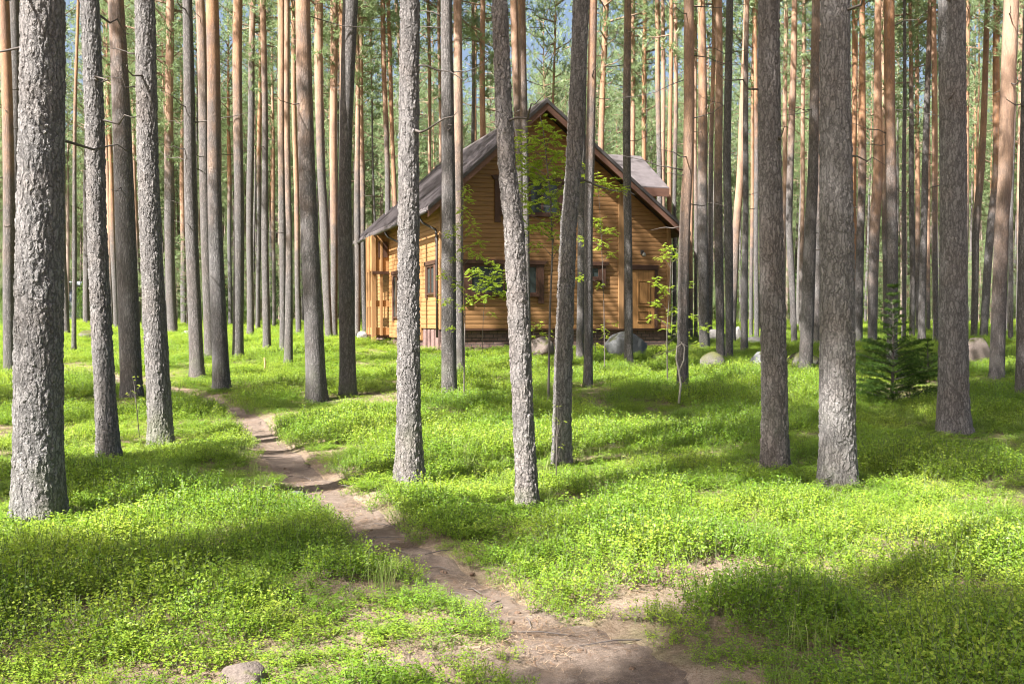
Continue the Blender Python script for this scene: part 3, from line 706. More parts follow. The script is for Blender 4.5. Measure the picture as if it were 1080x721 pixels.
# slim pines further off, measured the same way, told apart only by where they stand
T2 = [
 ("slim pale far pine in the row just right of the cabin wall", "far pines right of the cabin", [((705, 357), 5, 708, 280), ((711, 356), 4.5, 713, 150), ((728, 355), 5, 731, 300), ((734, 354), 4, 733, 200), ((798, 357), 5, 797, 150), ((792, 356), 4, 795, 250)]),
 ("slim far pine rising behind the roof of the cabin", "pines behind the cabin roof", [((412, 353), 6, 403.5, 150), ((421, 353), 5, 409, 250), ((440, 352), 4.5, 418, 300), ((455, 351), 4, 452, 260), ((466, 351), 4, 463, 200), ((509, 352), 6.5, 509, 240), ((499, 351), 4, 499, 60), ((628, 353), 7, 639, 180), ((666, 352), 5.5, 668, 260), ((678, 352), 5, 680, 230), ((697, 354), 6, 693, 120), ((700, 353), 5, 699, 240)]),
 ("thin far pine in the gaps left of the bend in the path", "far pines on the left", [((147, 341), 4, 136, 260), ((35, 346), 5, 33, 200), ((160, 343), 4.5, 166, 250), ((243, 343), 4.5, 240, 210), ((272, 345), 5, 275, 180), ((289, 344), 4, 287, 250), ((325, 346), 5, 312, 260)]),
 ("thin far pine between the stout pines at the right of the photo", "far pines on the right", [((826, 349), 5, 829, 240), ((845, 348), 4.5, 848, 270), ((872, 348), 4, 872, 250), ((895, 350), 5, 893, 260), ((934, 350), 5, 931, 220), ((968, 349), 5, 967, 250), ((979, 348), 4.5, 979, 290), ((1018, 350), 5, 1021, 230), ((1060, 349), 5, 1060, 240), ((1074, 350), 5, 1077, 250)]),
]
FEET = []
def measured(label, base, wb, ups, oy, group=None, k=0):
    bx, by = unproject(*base); Yd = by; bz = gz(bx, by); mpp = Yd / FPX
    near = wb > 19
    ctrl = [(0.0, 0.0, 0.0, wb * mpp / 2 * (.98 if near else .95))]
    for (y, x, wd) in ups:
        p = at_depth(x, y, Yd)
        ctrl.append((p.z - bz, p.x - bx, 0.0, wd * mpp / 2))
    H = random.uniform(22, 26.5); ctrl = [c for c in ctrl if c[0] < H - 4]
    if len(ctrl) == 1: ctrl.append((8, 0, 0, ctrl[0][3] * .8))
    if oy is None: o = max(ctrl[-1][0] + 3.0, 9)
    else: o = at_depth(0, oy, Yd).z - bz
    FEET.append((bx, by, near))
    pine((bx, by, bz), ctrl, H, o, label, group, near and by < 16.5, seed=1000 + k, dense=k < 200 and by < 19, crown=(0, .7, 5.5) if k in (0, 1, 2, 3) else None,
         twigs=0 if k >= 200 or (not near and "twig" not in label and "dead" not in label and k % 2) else (14 if ("twig" in label or "dead" in label) else (3 if near else 6)))
for k, (lb, base, wb, ups, oy) in enumerate(T): measured(lb, base, wb, ups, oy, None, k)
k = 200
for lb, grp, rows in T2:
    for base, wb, xt, oy in rows:
        measured(lb, base, wb, [(170, (base[0] + xt) / 2, wb * .92), (0, xt, wb * .8)], oy, grp, k); k += 1

def free(x, y, dmin):
    return all((x - a) ** 2 + (y - b) ** 2 > dmin * dmin for a, b, _ in FEET)
REGION = [(-.36, "slender pine far back in the stand at the left edge of the photo"), (-.2, "slender pine far back in the stand behind the path bend"), (-.05, "slender pine far back in the stand left of the cabin"),
          (.17, "slender pine far back in the stand beyond the cabin roof"), (.32, "slender pine far back in the stand right of the cabin"), (9, "slender pine far back in the stand at the right edge of the photo")]
rr = random.Random(5); n = 0; tries = 0
while n < 120 and tries < 9000:
    tries += 1
    y = 50 + 70 * rr.random() ** .8; x = rr.uniform(-.56, .56) * y
    if in_house(x, y, 1.2) or not free(x, y, 1.7): continue
    if x / y < -.40 and x / y > -.46: continue                     # the lawn gap on the left
    FEET.append((x, y, False)); q = x / y
    lb = next(l for lim, l in REGION if q < lim)
    r0 = rr.uniform(.085, .15); le = rr.uniform(-.025, .025)
    pine((x, y, gz(x, y)), [(0, 0, 0, r0), (3, 3 * le, 0, r0 * .88), (9, 9 * le, 0, r0 * .72)], rr.uniform(21, 28), rr.uniform(7, 17), lb, lb.replace('slender pine', 'slender pines'), seed=3000 + n)
    n += 1
# unseen pines added round the photographer, crowns placed and sized to shade the ground: x, y, crown foot, crown width, crown length
AROUND = [(-9.63, -6.07, 16.66, 0.83, 2.72, 1, 4.43), (-15.64, -5.53, 16.14, 0.62, 7.01, 4, 0.72), (-9.1, 0.01, 17.0, 1.0, 3.98, 2, 0.27), (-9.08, 8.01, 15.26, 1.12, 2.71, 5, 1.43), (-7.05, -2.07, 8.47, 0.45, 5.4, 4, 1.21), (-13.03, -2.81, 12.13, 0.4, 4.64, 1, 4.71), (-11.97, 2.24, 10.81, 0.55, 3.85, 4, 0.84), (-10.39, 12.3, 10.42, 0.7, 3.52, 2, 5.69), (-5.01, 4.02, 14.37, 1.14, 6.13, 4, 3.77), (-9.29, 5.72, 14.04, 0.86, 5.24, 0, 1.92), (-5.13, -3.29, 9.73, 0.77, 4.42, 4, 2.65), (-20.87, 4.97, 18.25, 0.95, 5.83, 1, 0.88), (-16.76, 4.67, 17.84, 0.62, 2.7, 4, 2.9), (-5.24, -0.35, 15.05, 0.77, 5.99, 1, 3.37), (-15.17, -0.39, 14.59, 0.5, 3.82, 0, 2.18), (-12.01, -9.31, 20.77, 0.92, 2.59, 0, 4.1)]
for n, (x, y, q, k_, cl, var, rz) in enumerate(AROUND):
    r0 = .10 + .06 * k_; FEET.append((x, y, False))
    pine((x, y, gz(x, y)), [(0, 0, 0, r0), (4, 0, 0, r0 * .85)], q + cl, 8, 'unseen pine added beside or behind the photographer to shade the ground', 'pines outside the picture', seed=5000 + n, crown=(q, k_, cl, var, rz))

# the far wood: trunks and crowns beyond the counted pines
def far_pine(seed, H=26, cl=None):
    src = THIN[seed % len(THIN)]; r = random.Random(seed)
    nv = len(src.vertices); co = np.zeros(nv * 3); src.vertices.foreach_get('co', co); co = co.reshape(-1, 3)
    cl = cl or r.uniform(12, 16); co = co * (1.25, 1.25, cl / 10) + (0, 0, H - cl)
    f = [list(p.vertices) for p in src.polygons]; mi = [p.material_index for p in src.polygons]
    m = MB(); m.tube([(0, 0, -.3), (.05, 0, H * .27), (.0, .08, H * .55), (0, 0, H)], [H * .007, H * .006, H * .0045, .02], 6)
    f += [[i + nv for i in q] for q in m.f]; mi += [3 if seed % 3 else 2] * len(m.f)
    return mesh_np('far_pine_%d' % seed, np.concatenate([co, np.array(m.v)]), f, [M_NEEDLE, M_BRANCH, M_TWIG, M_FARBARK], mi)
def bush_mesh(seed, mat, h=4.5, rad_=1.5, n=1500, ls=.20):
    r = np.random.default_rng(seed); zz = r.uniform(.03, 1, n); a = r.uniform(0, 6.28, n); q = rad_ * (1 - zz) ** .7 * np.sqrt(r.uniform(.1, 1, n)) * (.75 + .35 * np.sin(3 * a + seed) * np.sin(zz * 9))
    P = np.stack([q * np.cos(a), q * np.sin(a), zz * h], 1); D = np.stack([np.cos(a), np.sin(a), r.normal(.0, .5, n)], 1) + r.normal(0, .4, (n, 3))
    l = ls * r.uniform(.6, 1.3, n); v, f = leaves(P, D, np.tile((0, 0, 1.), (n, 1)) + r.normal(0, .4, (n, 3)), l, l * .5)
    m = MB().tube([(0, 0, -.2), (0, 0, h * .9)], [.04, .01], 5); o = len(v)
    return mesh_np('thicket_%d' % seed, np.concatenate([v, np.array(m.v)]), f.tolist() + [[i + o for i in q_] for q_ in m.f], [mat, M_TWIG], [0] * len(f) + [1] * len(m.f))
srcs = [far_pine(i) for i in range(6)] + [far_pine(20 + i, 9.5, 8.2) for i in range(3)] + [bush_mesh(i, M_YOUNG) for i in range(2)] + [bush_mesh(5 + i, M_SPRUCE, 6, 1.6) for i in range(2)]
n1 = 1050; y = 104 + 150 * RNG.uniform(0, 1, n1) ** 1.15; x = RNG.uniform(-.62, .62, n1) * y; pk = RNG.integers(0, 6, n1); s = RNG.uniform(.8, 1.12, n1)
n2 = 950; y2 = RNG.uniform(66, 235, n2); x2 = RNG.uniform(-.6, .6, n2) * y2; pk2 = RNG.integers(6, 13, n2); s2 = RNG.uniform(.5, 1.2, n2) * (.55 + .45 * smooth(66, 130, y2))
ok = ~in_house(x2, y2, 3); x2, y2, pk2, s2 = x2[ok], y2[ok], pk2[ok], s2[ok]
ok = ~((x2 / y2 < -.40) & (x2 / y2 > -.46) & (y2 < 100)); x2, y2, pk2, s2 = x2[ok], y2[ok], pk2[ok], s2[ok]
x = np.concatenate([x, x2]); y = np.concatenate([y, y2]); pk = np.concatenate([pk, pk2]); s = np.concatenate([s, s2])
scatter('far_wood', srcs, np.stack([x, y, terrain(x, y)], 1), np.stack([RNG.normal(0, .02, len(x)), RNG.normal(0, .02, len(x)), RNG.uniform(0, 6.28, len(x))], 1), np.stack([s, s, s], 1), pk, kind='stuff')

# ------------------------------------------------------------------ the log cabin (local x along the gable, local y back along the left wall, z = height in the scene)
cab = thing('log_cabin', 'honey coloured log cabin with a steep brown roof standing among the pines', 'cabin', (HOUSE_O[0], HOUSE_O[1], 0), HOUSE_A)
W_, LEN = 8.15, 13.0
PK_U, PK_Z = 3.40, 8.60            # ridge
EL, ER = 5.50, 4.80                # wall plate heights at the left and right walls
SL = (PK_Z - EL) / PK_U; SR = (PK_Z - ER) / (W_ - PK_U)
PL = 1.28
def roof_z(u): return PK_Z - SL * (PK_U - u) if u < PK_U else PK_Z - SR * (u - PK_U)
def courses(z0, z1, h=.15):
    n = max(1, round((z1 - z0) / h)); return [z0 + (z1 - z0) * i / n for i in range(n + 1)]
# gable wall: board by board, each board a rounded course, cut to the roof line
m = MB(); zs = courses(PL, PK_Z - .12)
for a, b in zip(zs[:-1], zs[1:]):
    def ext(z):
        lo = 0 if z <= EL else PK_U - (PK_Z - z) / SL; hi = W_ if z <= ER else PK_U + (PK_Z - z) / SR
        return max(lo, 0), min(hi, W_)
    l0, h0 = ext(a); l1, h1 = ext(b); g = .012
    pr = [(-.034, a), (-.05, a + g), (-.055, (a + b) / 2), (-.05, b - g), (-.034, b)]
    def lim(z):
        t_ = (z - a) / (b - a); return l0 + (l1 - l0) * t_, h0 + (h1 - h0) * t_
    vl = [(lim(z)[0], v_, z) for v_, z in pr] + [(l1, .14, b), (l0, .14, a)]; vr = [(lim(z)[1], v_, z) for v_, z in pr] + [(h1, .14, b), (h0, .14, a)]
    k_ = len(vl); m.add(vl + vr, [list(range(k_)), [k_ + i for i in range(k_)][::-1]] + [[i, k_ + i, k_ + (i + 1) % k_, (i + 1) % k_] for i in range(k_)])
m.build('gable_wall', M_LOG, cab)
def side_wall(name, u_face, u_in, v0, v1, z0, z1, sgn, mat):
    m = MB()
    zs = courses(z0, z1)
    for a, b in zip(zs[:-1], zs[1:]):
        g = .012; pr = [(u_face + sgn * .034, a), (u_face + sgn * .05, a + g), (u_face + sgn * .054, (a + b) / 2), (u_face + sgn * .05, b - g), (u_face + sgn * .034, b), (u_in, b), (u_in, a)]
        m.prism([(p, v0, z) for p, z in pr], (0, v1 - v0, 0))
    return m.build(name, mat, cab)
side_wall('left_wall', 0.0, .14, .142, 2.9, PL, EL + .05, -1, M_LOGY)
side_wall('lower_left_wall', 0.0, .14, 2.902, LEN, .86, EL + .05, -1, M_LOGY)
side_wall('right_wall', W_, W_ - .14, .142, LEN, PL, ER + .02, 1, M_LOGY)
m = MB(); m.prism([(.142, LEN - .1, .9), (W_ - .142, LEN - .1, .9), (W_ - .142, LEN - .1, ER), (PK_U, LEN - .1, PK_Z - .15), (.142, LEN - .1, EL)], (0, -.12, 0)); m.build('rear_wall', M_LOG, cab)
# corner posts and the vertical board in the gable
m = MB(); m.box((-.085, -.085, PL - .02), (.06, .06, EL + .02)); m.build('corner_post', M_POST, cab, .012)
m = MB(); m.box((W_ - .06, -.085, PL - .02), (W_ + .085, .06, ER)); m.build('corner_post', M_POST, cab, .012)
m = MB(); m.box((6.24, -.10, PL - .01), (6.44, -.03, roof_z(6.44) - .1)); m.build('corner_post', M_POST, cab, .012)
# plinth
m = MB(); m.box((.03, .03, 0.2), (W_ - .03, .4, PL - .004)); m.box((.03, .4, .2), (.4, 2.9, PL - .004)); m.box((.03, 2.9, .1), (.4, LEN - .2, .852)); m.box((W_ - .4, .4, .2), (W_ - .03, LEN - .2, PL - .004))
m.build('plinth', M_BRICK, cab)
for v in (.55, 1.15, 1.75, 2.35):
    m = MB(); m.box((-.045, v - .17, .25), (.026, v + .17, PL - .03)); m.build('plinth_slab', simple('brown_plinth_slab', (.16, .105, .095), .85, 14, .006) if v == .55 else bpy.data.materials['brown_plinth_slab'], cab, .01)
m = MB(); m.box((-.02, -.10, PL - .06), (W_ + .05, .028, PL - .006)); m.build('plinth_ledge', M_DARKWOOD, cab, .008)
# roof: two slabs of sheet metal with standing ribs, barge boards along the gable, gutters at the eaves
OVF, OVB, OVL, OVR = .62, 1.7, .58, .5
def slope_pts(u0, u1, th):
    s = SL if u1 <= PK_U + .01 else SR
    return [(u0, roof_z(u0) + .10), (u1, roof_z(u1) + .10), (u1, roof_z(u1) + .10 + th), (u0, roof_z(u0) + .10 + th)]
rl = MB(); rl.prism([(u, -OVF, z) for u, z in slope_pts(-OVL, PK_U, .10)], (0, LEN + OVF + OVB, 0)); roofL = rl.build('roof', M_ROOF, cab)
rl = MB(); rl.prism([(u, -OVF, z) for u, z in slope_pts(PK_U + .004, W_ + OVR, .10)], (0, LEN + OVF + OVB, 0)); roofR = rl.build('roof', M_ROOF, cab)
m = MB(); v = -OVF + .2
while v < LEN + OVB - .1:
    m.prism([(-OVL + .02, v, roof_z(-OVL + .02) + .201), (PK_U - .02, v, roof_z(PK_U - .02) + .201), (PK_U - .02, v, roof_z(PK_U - .02) + .245), (-OVL + .02, v, roof_z(-OVL + .02) + .245)], (0, .04, 0)); v += .42
m.build('roof_rib', M_ROOF, roofL, kind='stuff')
m = MB(); m.tube([(PK_U, -OVF - .02, PK_Z + .19), (PK_U, LEN + OVB + .02, PK_Z + .19)], .085, 8); m.build('ridge_cap', M_ROOF, roofL)
for u0, u1 in ((-OVL - .03, PK_U), (W_ + OVR + .03, PK_U)):
    m = MB(); q0, q1 = roof_z(u0), roof_z(u1)
    m.prism([(u0, -OVF - .055, q0 - .10), (u1, -OVF - .055, q1 - .13), (u1, -OVF - .055, q1 + .235), (u0, -OVF - .055, q0 + .225)], (0, .05, 0)); m.build('barge_board', M_BARGE, cab, .006)
    m = MB(); m.prism([(u0, -OVF - .085, q0 + .11), (u1, -OVF - .085, q1 + .11), (u1, -OVF - .085, q1 + .25), (u0, -OVF - .085, q0 + .24)], (0, .028, 0)); m.build('barge_flashing', M_METAL, cab, .004)
# boards under the overhang
m = MB(); m.prism([(-OVL + .02, -OVF, roof_z(-OVL + .02) + .07), (PK_U, -OVF, PK_Z + .07), (PK_U, -OVF, PK_Z + .098), (-OVL + .02, -OVF, roof_z(-OVL + .02) + .098)], (0, OVF - .07, 0)); m.build('soffit', M_DARKWOOD, cab)
m = MB(); m.prism([(PK_U + .01, -OVF, PK_Z + .07), (W_ + OVR - .02, -OVF, roof_z(W_ + OVR - .02) + .07), (W_ + OVR - .02, -OVF, roof_z(W_ + OVR - .02) + .098), (PK_U + .01, -OVF, PK_Z + .098)], (0, OVF - .07, 0)); m.build('soffit', M_DARKWOOD, cab)
ze = roof_z(-OVL)
m = MB(); m.tube([(-OVL - .07, -OVF, ze + .05), (-OVL - .07, LEN + OVB, ze + .03)], .06, 8); m.build('gutter', M_METAL, cab, 0, True)
m = MB(); m.tube([(-OVL - .06, .5, ze), (-OVL + .05, .5, ze - .2), (-.1, .45, ze - .42), (-.1, .3, ze - .62), (-.1, .25, 1.0)], .04, 8); m.build('downpipe', M_METAL, cab, 0, True)
m = MB(); m.tube([(-OVL - .06, 6.5, ze), (-OVL + .05, 6.5, ze - .2), (-.1, 6.35, ze - .42), (-.1, 6.2, ze - .62), (-.1, 6.2, 1.0)], .04, 8); m.build('downpipe', M_METAL, cab, 0, True)
# wing with a roof across the house, at the right
RW0, RW1 = 5.0, 9.75
ridge_v, ridge_z, eave_v, eave_z = 5.6, 8.15, 3.05, 6.55
sl = (ridge_z - eave_z) / (ridge_v - eave_v)
wing = MB(); wing.prism([(RW0, eave_v + .4, .7), (RW0, eave_v + .4, eave_z + sl * .4 - .1), (RW0, ridge_v, ridge_z - .12), (RW0, 2 * ridge_v - eave_v - .4, eave_z + sl * .4 - .1), (RW0, 2 * ridge_v - eave_v - .4, .7)], (RW1 - RW0 - .35, 0, 0))
wg = wing.build('side_wing', M_LOG, cab)
m = MB(); m.prism([(RW0, eave_v, eave_z), (RW0, ridge_v, ridge_z), (RW0, ridge_v, ridge_z + .1), (RW0, eave_v, eave_z + .1)], (RW1 - RW0, 0, 0)); m.build('wing_roof', M_ROOF, wg)
m = MB(); m.prism([(RW0, 2 * ridge_v - eave_v, eave_z), (RW0, ridge_v + .004, ridge_z), (RW0, ridge_v + .004, ridge_z + .1), (RW0, 2 * ridge_v - eave_v, eave_z + .1)], (RW1 - RW0, 0, 0)); m.build('wing_roof', M_ROOF, wg)
m = MB(); m.box((RW0 + 1.2, eave_v - .03, eave_z - .26), (RW1, eave_v - .002, eave_z + .06)); m.build('wing_fascia', M_BARGE, wg, .005)

def window_front(u0, u1, z0, z1, splits, name='window', horns=True, y=-.07, curtain=True):
    """window in the gable: frame, panes, dark surround with longer side boards"""
    fr = MB(); t_ = .075
    fr.box((u0, y - .05, z1 - t_), (u1, y + .07, z1)); fr.box((u0, y - .05, z0), (u1, y + .07, z0 + t_))
    fr.box((u0, y - .048, z0 + t_), (u0 + t_, y + .068, z1 - t_)); fr.box((u1 - t_, y - .048, z0 + t_), (u1, y + .068, z1 - t_))
    for s in splits: fr.box((s - .035, y - .046, z0 + t_), (s + .035, y + .066, z1 - t_))
    w_ = fr.build(name, M_DARKWOOD, cab, .006)
    es = [u0 + t_] + list(splits) + [u1 - t_]
    for i in range(len(es) - 1):
        a = es[i] + (.035 if i else 0); b = es[i + 1] - (.035 if i < len(es) - 2 else 0)
        p = MB(); p.box((a, y - .012, z0 + t_), (b, y - .002, z1 - t_)); p.build('pane', M_GLASS, w_)
    for a in (u0 - .20, u1 + .001):
        m = MB(); m.box((a, y - .055, z0 - (.30 if horns else .05)), (a + .199, y + .03, z1 + .0)); m.build('side_board', M_DARKWOOD, w_, .006)
    m = MB(); m.prism([(u0 - .32, y - .09, z1 + .14), (u0 - .24, y - .09, z1 + .002), (u1 + .24, y - .09, z1 + .002), (u1 + .32, y - .09, z1 + .14)], (0, .12, 0)); m.build('head_board', M_DARKWOOD, w_, .008)
    m = MB(); m.box((u0 - .02, y - .10, z0 - .075), (u1 + .02, y + .02, z0 - .002)); m.build('sill', M_DARKWOOD, w_, .006)
    return w_
window_front(1.98, 4.05, 5.1, 6.2, [3.0, 3.45])
window_front(.92, 3.30, 2.42, 3.42, [2.1, 2.75])
window_front(5.18, 5.56, 2.98, 3.42, [])
# door in the gable, right
d = MB(); d.box((6.74, -.11, PL + .0), (7.60, -.06, 3.30)); door = d.build('door', M_DOOR, cab, .006)
for (a, b, c_, e) in ((6.94, 2.05, 7.42, 2.95), (6.94, 1.5, 7.42, 1.9)):
    m = MB(); t_ = .05
    m.box((a, -.135, b), (c_, -.111, b + t_)); m.box((a, -.135, e - t_), (c_, -.111, e)); m.box((a, -.134, b + t_), (a + t_, -.111, e - t_)); m.box((c_ - t_, -.134, b + t_), (c_, -.111, e - t_)); m.box((a + .09, -.128, b + .09), (c_ - .09, -.111, e - .09))
    m.build('door_panel', M_DOOR, door, .008)
m = MB(); m.tube([(7.50, -.12, 2.2), (7.50, -.17, 2.2), (7.38, -.17, 2.2)], .014, 6); m.build('handle', M_METAL, door)
m = MB(); m.box((6.56, -.14, 3.305), (7.74, -.058, 3.48)); m.build('door_head', M_DARKWOOD, cab, .008)
m = MB(); m.box((7.605, -.12, PL), (7.72, -.058, 3.30)); m.build('door_jamb', M_DARKWOOD, cab, .006)
m = MB(); m.box((6.62, -.12, PL), (6.735, -.058, 3.30)); m.build('door_jamb', M_DARKWOOD, cab, .006)
m = MB(); m.box((7.08, -.09, 3.86), (7.18, -.06, 4.0)); m.tube([(7.13, -.08, 3.93), (7.13, -.2, 3.96), (7.13, -.24, 3.9)], .012, 6)
lp = m.build('wall_lamp', M_METAL, cab)
m = MB(); m.tube([(7.13, -.24, 3.91), (7.13, -.24, 3.86), (7.13, -.24, 3.78)], [.025, .055, .07], 10); m.build('lamp_shade', M_LAMP, lp, 0, True)
# windows in the left wall
def window_left(v0, v1, z0, z1, split, x=-.065):
    fr = MB(); t_ = .07
    fr.box((x - .05, v0, z1 - t_), (x + .06, v1, z1)); fr.box((x - .05, v0, z0), (x + .06, v1, z0 + t_))
    es = [v0, v1 - t_] + ([(v0 + v1) / 2 - t_ / 2] if split else [])
    for e in es: fr.box((x - .048, e, z0 + t_), (x + .058, e + t_, z1 - t_))
    w_ = fr.build('window', M_DARKWOOD, cab, .006)
    p = MB(); p.box((x - .008, v0 + t_, z0 + t_), (x + .002, v1 - t_, z1 - t_)); p.build('pane', M_GLASS, w_)
    m = MB(); m.box((x - .08, v0 - .22, z1 + .002), (x + .02, v1 + .22, z1 + .14)); m.build('head_board', M_DARKWOOD, w_, .006)
    for e in (v0 - .151, v1 + .001):
        m = MB(); m.box((x - .06, e, z0 - .1), (x + .02, e + .15, z1)); m.build('side_board', M_BARGE, w_, .006)
    return w_
window_left(.62, 1.75, 2.42, 3.42, True); window_left(6.1, 7.6, 1.62, 3.35, True)
# covered porch bay at the back of the left wall
m = MB(); u = -.72
m.box((u, 8.72, .86), (-.07, 10.1, .945)); bay = m.build('porch', M_DARKWOOD, cab)
for z0, z1 in ((.95, 1.25), (2.1, 2.35), (3.55, 5.0)):
    m = MB(); m.prism([(u, 8.7, z0), (-.066, 8.7, z0), (-.066, 8.8, z0), (u + .1, 8.8, z0), (u + .1, 10.1, z0), (u, 10.1, z0)], (0, 0, z1 - z0)); m.build('porch_wall', M_LOGY, bay)
for v in (8.72, 9.4, 10.05):
    m = MB(); m.box((u - .05, v - .08, .4 if v != 9.4 else .96), (u + .13, v + .08, 5.0)); m.build('porch_post', M_POST, bay, .01)
m = MB(); m.box((u + .30, 8.64, .92), (u + .40, 8.76, 5.0)); m.build('porch_post', M_POST, bay, .01)
m = MB(); m.box((u - .03, 8.60, 3.42), (-.066, 8.69, 3.54)); m.build('porch_beam', M_DARKWOOD, bay, .006)
m = MB(); m.box((u + .22, 8.655, 4.1), (-.12, 8.697, 4.75)); m.build('porch_window', M_DARKWOOD, bay)

# ------------------------------------------------------------------ striped building far away on the left
bx, by = -.431 * 118, 118.0; bz = gz(bx, by)
fb = thing('far_building', 'far blue and white striped building glimpsed on the left beyond the lawn', 'building', (bx, by, bz), R(4))
m = MB(); m.box((-4, 0, 0), (4, 5, 4.2)); m.build('wall', simple('pale_blue_wall', (.42, .46, .55), .7), fb)
for z in (.5, 1.4, 2.3, 3.2):
    m = MB(); m.box((-4.02, -.06, z), (4.02, -.004, z + .42)); m.build('wall_stripe', simple('slate_blue_stripe', (.16, .18, .30), .7) if z == .5 else bpy.data.materials['slate_blue_stripe'], fb)
m = MB(); m.prism([(-4.4, -.5, 4.2), (4.4, -.5, 4.2), (4.4, -.5, 4.35), (-4.4, -.5, 4.35)], (0, 6, .5)); m.build('roof', simple('pale_blue_roof', (.5, .55, .62), .5), fb)

# ------------------------------------------------------------------ boulders
def boulder(name, label, px, py, w_px, h_px, mat, seed, flat=1.0, cat='boulder', group=None, sink=.25, far=95., depth=.85):
    bx, by = unproject(px, py, .08, far); mpp = by / FPX; w_ = w_px * mpp; h_ = h_px * mpp
    r = np.random.default_rng(seed); bm = bmesh.new(); bmesh.ops.create_icosphere(bm, subdivisions=4, radius=1)
    co = np.array([v.co[:] for v in bm.verts]); dirs = unit(r.normal(0, 1, (16, 3))); cut = r.uniform(.70, .97, 16)
    for d_, c_ in zip(dirs, cut):                                    # planes knocked off a sphere give worn facets
        q = co @ d_; over = np.maximum(q - c_, 0); co = co - over[:, None] * d_ * .88
    nn = fbm(co[:, 0] * 2 + co[:, 2] * 1.3 + seed, co[:, 1] * 2 - co[:, 2] + 7, seed, 4) - .5; co = co * (1 + .16 * nn[:, None])
    lo, hi = co.min(0), co.max(0); co = (co - lo) / (hi - lo) - (.5, .5, 0)
    co = co * (w_, w_ * depth, h_ * (1 + sink)) - (0, 0, h_ * sink)
    f = [[v.index for v in q.verts] for q in bm.faces]; bm.free()
    o = obj(name, mesh_np(name, co, f, [mat], None, True), None, (bx, by + w_ * depth * .3, gz(bx, by)), (0, 0, r.uniform(-.3, .3)))
    o['label'] = label; o['category'] = cat
    if group: o['group'] = group
    return o
boulder('boulder', 'big rounded grey boulder in front of the golden cabin door', 661, 376, 46, 30, M_STONE, 3)
boulder('boulder', 'flat topped pale boulder below the gable of the cabin', 571, 374, 29, 22, M_STONE_PINK, 9)
boulder('boulder', 'mossy rounded boulder right of the cabin', 753, 389, 27, 22, M_STONE_MOSS, 5)
boulder('boulder', 'dark blue grey boulder behind the big dark shaded pine', 812, 387, 42, 20, M_STONE, 6)
boulder('boulder', 'mossy blue grey boulder between the two stout pines', 852, 387, 46, 20, M_STONE_MOSS, 8)
boulder('boulder', 'tall pinkish boulder left of the brightest orange pine', 1034, 384, 27, 32, M_STONE_PINK, 12)
boulder('boulder', 'low dark stone at the right foot of the cabin', 702, 378, 28, 11, M_STONE_MOSS, 14)
boulder('boulder', 'pale stone lying beyond the left end of the cabin', 381, 357, 15, 10, M_STONE_PALE, 15)
boulder('boulder', 'mossy mound of stone behind the flaky grey pine on the left', 92, 356, 26, 10, M_STONE_MOSS, 16)
boulder('boulder', 'grey stone half sunk in the grass at the bottom left', 254, 724, 48, 22, M_STONE_PINK, 18, sink=1.0)
boulder('boulder', 'flat pale stone set in the middle of the path', 311, 513, 20, 5, M_STONE, 19, sink=.6)
boulder('boulder', 'small sandy stone on the bare patch right of the path', 677, 583, 16, 7, M_STONE_PINK, 20, sink=.5)
boulder('boulder', 'long white rock in the distance between the slim pines right of the cabin', 795, 361, 26, 8, M_STONE_PALE, 21)
boulder('boulder', 'upright white rock in the distance behind the mottled pine', 778, 358, 10, 16, M_STONE_PALE, 22)
boulder('boulder', 'white rock in the distance just right of the cabin corner', 754, 357, 14, 12, M_STONE_PALE, 23)
boulder('boulder', 'pale low rock beside the grey twiggy pine on the left', 197, 353, 16, 6, M_STONE_PALE, 24)

# ------------------------------------------------------------------ saplings, spruce, small plants
def leaf_spray(r, c, rad_, n, comp=True):
    """feathered leaves lying nearly flat round a twig end"""
    V = []; Fc = []; off = 0
    for i in range(n):
        a = r.uniform(0, 6.28); d = np.array((math.cos(a), math.sin(a), r.uniform(-.75, .3))); p0 = c + d * rad_ * r.uniform(.0, .3) + r.normal(0, rad_ * .30, 3) * (1, 1, .9); L_ = rad_ * r.uniform(.45, .8)
        side = unit(np.cross(d, (0, 0, 1.))); k = 6
        tt = np.repeat(np.linspace(.25, 1, k), 2); sg = np.tile((1, -1), k)
        P = p0 + d * (tt * L_)[:, None]; D = d * .55 + side * sg[:, None] * .85 + r.normal(0, .12, (2 * k, 3)); l = np.full(2 * k, L_ * .34) * (1.1 - .4 * np.abs(tt - .55))
        v, f = leaves(P, D, np.tile((0, 0, 1.), (2 * k, 1)) + r.normal(0, .75, (2 * k, 3)), l, l * .55); V.append(v); Fc.append(f + off); off += len(v)
    return np.concatenate(V), np.concatenate(Fc)
